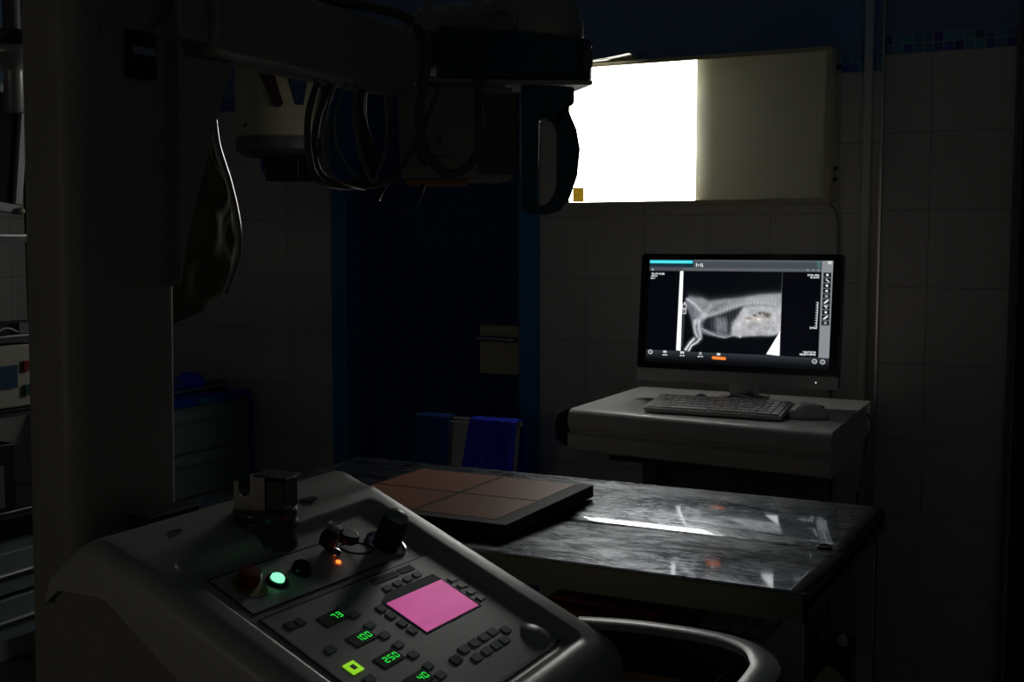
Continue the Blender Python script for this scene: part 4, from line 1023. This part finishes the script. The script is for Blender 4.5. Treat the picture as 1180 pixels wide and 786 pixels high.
# knobs and lamps
kb_ = MB(PM).lathe([(.0125, 0), (.013, .002), (.013, .014), (.0115, .017), (.0, .0175)], (1.037, .075, W0 + .003), (0, 0, 1), 28).build('stop_button', 'red', un, smooth_=True)
MB(PM).prism(circ(1.037, .080, .021, 28), W0 + .001, W0 + .0018).build('yellow_ring', mat('dim_yellow', c(.30, .24, .02), .6), un)
MB(PM).lathe([(.0125, 0), (.0125, .003), (.0105, .004)], (1.075, .088, W0 + .001), (0, 0, 1), 28).build('lamp_bezel', 'black', un)
MB(PM).lathe([(.0085, 0), (.008, .004), (.0055, .006), (0, .0066)], (1.075, .088, W0 + .004), (0, 0, 1), 28).build('green_lamp', 'lampgreen', un, smooth_=True)['label'] = 'glowing green round lamp'
MB(PM).lathe([(.012, 0), (.0125, .002), (.011, .010), (.008, .013), (0, .0135)], (1.120, .088, W0 + .001), (0, 0, 1), 28).build('black_button', 'blackg', un, smooth_=True)
MB(PM).lathe([(.011, 0), (.011, .004), (.008, .006), (0, .0064)], (1.196, .078, W0 + .001), (0, 0, 1), 24).build('key_switch', 'chrome', un, smooth_=True)
MB(PM).lathe([(.0032, 0), (.003, .002), (0, .003)], (1.186, .096, W0 + .001), (0, 0, 1), 16).build('indicator', 'redled', un)['label'] = 'small glowing orange light'
MB(PM).lathe([(.028, 0), (.028, .0025), (.0255, .003), (.0255, .0012), (.018, .001)], (1.290, .098, W0 + .0005), (0, 0, 1), 32).build('knob_ring', 'chrome', un, smooth_=True)
jk = MB(PM).lathe([(.0175, 0), (.018, .01), (.0172, .034), (.016, .038)], (1.290, .098, W0 + .003), (0, 0, 1), 32).build('hand_switch', 'rubber', un, smooth_=True)
MB(PM).lathe([(.0155, 0), (.0145, .006), (.010, .010), (0, .0115)], (1.290, .098, W0 + .040), (0, 0, 1), 28).build('switch_button', mat('grey_green', c(.22, .36, .26), .35), jk, smooth_=True)
# bunch of keys hanging from the key switch
kr = thing('key_bunch', tuple(PT(1.215, .085, 0)), 'small bunch of dark keys in the key switch of the console', 'keys')
MB(PM).prism([(1.190, .060), (1.200, .058), (1.203, .078), (1.193, .080)], W0 + .008, W0 + .036).build('key', 'steel', kr, bevel=.001)
MB(PM).prism(circ(1.221, .076, .016, 20), W0 + .012, W0 + .024).build('fob', 'black', kr, bevel=.004)
MB(PM).prism(circ(1.188, .070, .010, 16), W0 + .010, W0 + .026).build('fob', 'rubber', kr, bevel=.003)
MB(PM).tube([(1.224 + .020 * math.cos(a), .094 + .020 * math.sin(a), W0 + .010 + .006 * math.sin(a)) for a in [2 * PI * k / 30 for k in range(30)]], .0012, 6, closed=True).build('ring', 'rubber', kr)
MB(PM).tube([(1.200 + .014 * math.cos(a), .062 + .004 * math.sin(a), W0 + .026 + .012 * math.sin(a)) for a in [2 * PI * k / 24 for k in range(24)]], .001, 6, closed=True).build('ring', 'steel', kr)
# push handle at the front: silver top band, teal outside
hc = [(-.62, 1.412), (-.56, 1.428), (-.50, 1.434), (-.45, 1.433), (-.41, 1.424), (-.375, 1.400), (-.355, 1.365), (-.345, 1.32), (-.345, 1.16), (-.345, 1.01), (-.355, .965), (-.375, .93), (-.41, .906), (-.45, .897), (-.50, .896), (-.56, .902), (-.62, .918)]
hs = smooth([(a, b, 0) for a, b in hc], 6)
def band(r_in, r_out, z0, z1, bulge=0):
    rows = []
    for i, p in enumerate(hs):
        t = (hs[min(i + 1, len(hs) - 1)] - hs[max(i - 1, 0)]).normalized(); nn = Vector((t.y, -t.x, 0)) * -1
        a = p + nn * r_in; b = p + nn * r_out
        rows.append([Vector((a.x, a.y, z0)), Vector((a.x, a.y, z1 - .002)), Vector((a.x * .85 + b.x * .15, a.y * .85 + b.y * .15, z1)), Vector((a.x * .3 + b.x * .7, a.y * .3 + b.y * .7, z1 - .001)), Vector((b.x, b.y, z1 - .008)), Vector((b.x + nn.x * bulge, b.y + nn.y * bulge, (z0 + z1) / 2)), Vector((b.x, b.y, z0)), Vector((a.x, a.y, z0))])
    return MB().grid(rows)
band(-.024, .011, .922, .932).build('push_handle_rim', 'tealgrey', un, smooth_=True)['label'] = 'silver top band of the push handle'
band(-.010, .013, .865, .923, .006).build('push_handle', 'teal', un, smooth_=True)
MB().prism([(-.60, .93), (-.37, .95), (-.365, 1.38), (-.60, 1.40)], .80, .83).build('handle_tray', 'blackg', un, bevel=.01)
MB().tube([(-.415, 1.42, .905), (-.422, 1.403, .905), (-.406, 1.384, .905), (-.409, 1.331, .905)], .0016, 8).build('glint_wire', 'chrome', un)  # thin chrome wire standing in for bright glints on the handle's inner edge
MB().tube([(-.409, 1.331, .905), (-.412, 1.30, .89), (-.415, 1.28, .83)], .0016, 8).build('glint_wire', 'chrome', un)
for y in (.93, 1.385): MB().box(-.62, -.585, y - .02, y + .02, .85, .90).build('handle_bracket', 'console_side', un, bevel=.005)

# ------------------------------------------------------------------ crumpled plastic sleeve hanging behind the column
Rr = [(1.545, 1.66), (1.552, 1.62), (1.558, 1.585), (1.568, 1.561), (1.585, 1.525), (1.603, 1.471), (1.61, 1.42), (1.60, 1.383), (1.573, 1.336)]
Ll = [(1.535, 1.66), (1.535, 1.60), (1.53, 1.547), (1.521, 1.512), (1.507, 1.476), (1.49, 1.441), (1.47, 1.392), (1.455, 1.337), (1.437, 1.283)]
Rp = resample(smooth([(0, a, b) for a, b in Rr]), 40); Lp = resample(smooth([(0, a, b) for a, b in Ll]), 40); r = random.Random(11); rows = []
for i in range(40):
    row = []
    for j in range(17):
        q = j / 16; p = Lp[i].lerp(Rp[i], q); row.append((-1.35 + (.010 * math.sin(i * .28 + j * .22) + .006 * math.sin(i * .45 - j * .5)) * math.sin(PI * q) ** .7 + .012 * math.sin(PI * q), p.y, p.z))
    rows.append(row)
tag(MB().grid(rows).build('plastic_sleeve', 'sheet', smooth_=True, solid=.002), 'crumpled olive plastic sleeve hanging behind the beige column', 'sleeve')
tag(MB().tube([(q.x - 1.343, q.y + .006, q.z) for q in Rp], .0035, 8).build('cord', 'cableg', smooth_=True), 'shiny grey cord hanging along the edge of the olive sleeve', 'cord')
tag(MB().tube([(-1.35, 1.55, 1.655), (-1.35, 1.55, 1.70), (-1.30, 1.55, 1.745), (-1.226, 1.55, 1.75)], .005, 8).build('hook', 'grey', smooth_=True), 'grey hook on the arm carrying the olive sleeve', 'hook')

# ------------------------------------------------------------------ light
wd = bpy.data.worlds.new('World'); scene.world = wd; wd.use_nodes = True
wd.node_tree.nodes['Background'].inputs[0].default_value = (.85, .95, 1.0, 1)
wd.node_tree.nodes['Background'].inputs[1].default_value = .013
scene.view_settings.view_transform = 'Standard'; scene.view_settings.look = 'None'
scene.view_settings.exposure = 0; scene.view_settings.gamma = 1; scene.view_settings.use_curve_mapping = False

# a warm lamp far behind the photographer, low on the left
la = bpy.data.lights.new('warm_lamp', 'AREA'); la.energy = 1.2; la.size = .5; la.color = (1, .84, .68)
lo_ = bpy.data.objects.new('warm_lamp', la); COL.objects.link(lo_); lo_.location = (-1.9, -2.2, 1.15)
lo_.rotation_euler = (Vector((-1.2, 1.6, 1.0)) - lo_.location).to_track_quat('-Z', 'Y').to_euler()

# ------------------------------------------------------------------ camera
cam = bpy.data.cameras.new('Camera'); co_ = bpy.data.objects.new('Camera', cam); COL.objects.link(co_)
co_.location = (0, 0, 1.42); co_.rotation_euler = (math.radians(90 - 4.68), 0, math.radians(27))
cam.sensor_width = 36; cam.lens = 1380 / 1180 * 36; cam.clip_start = .02
scene.camera = co_
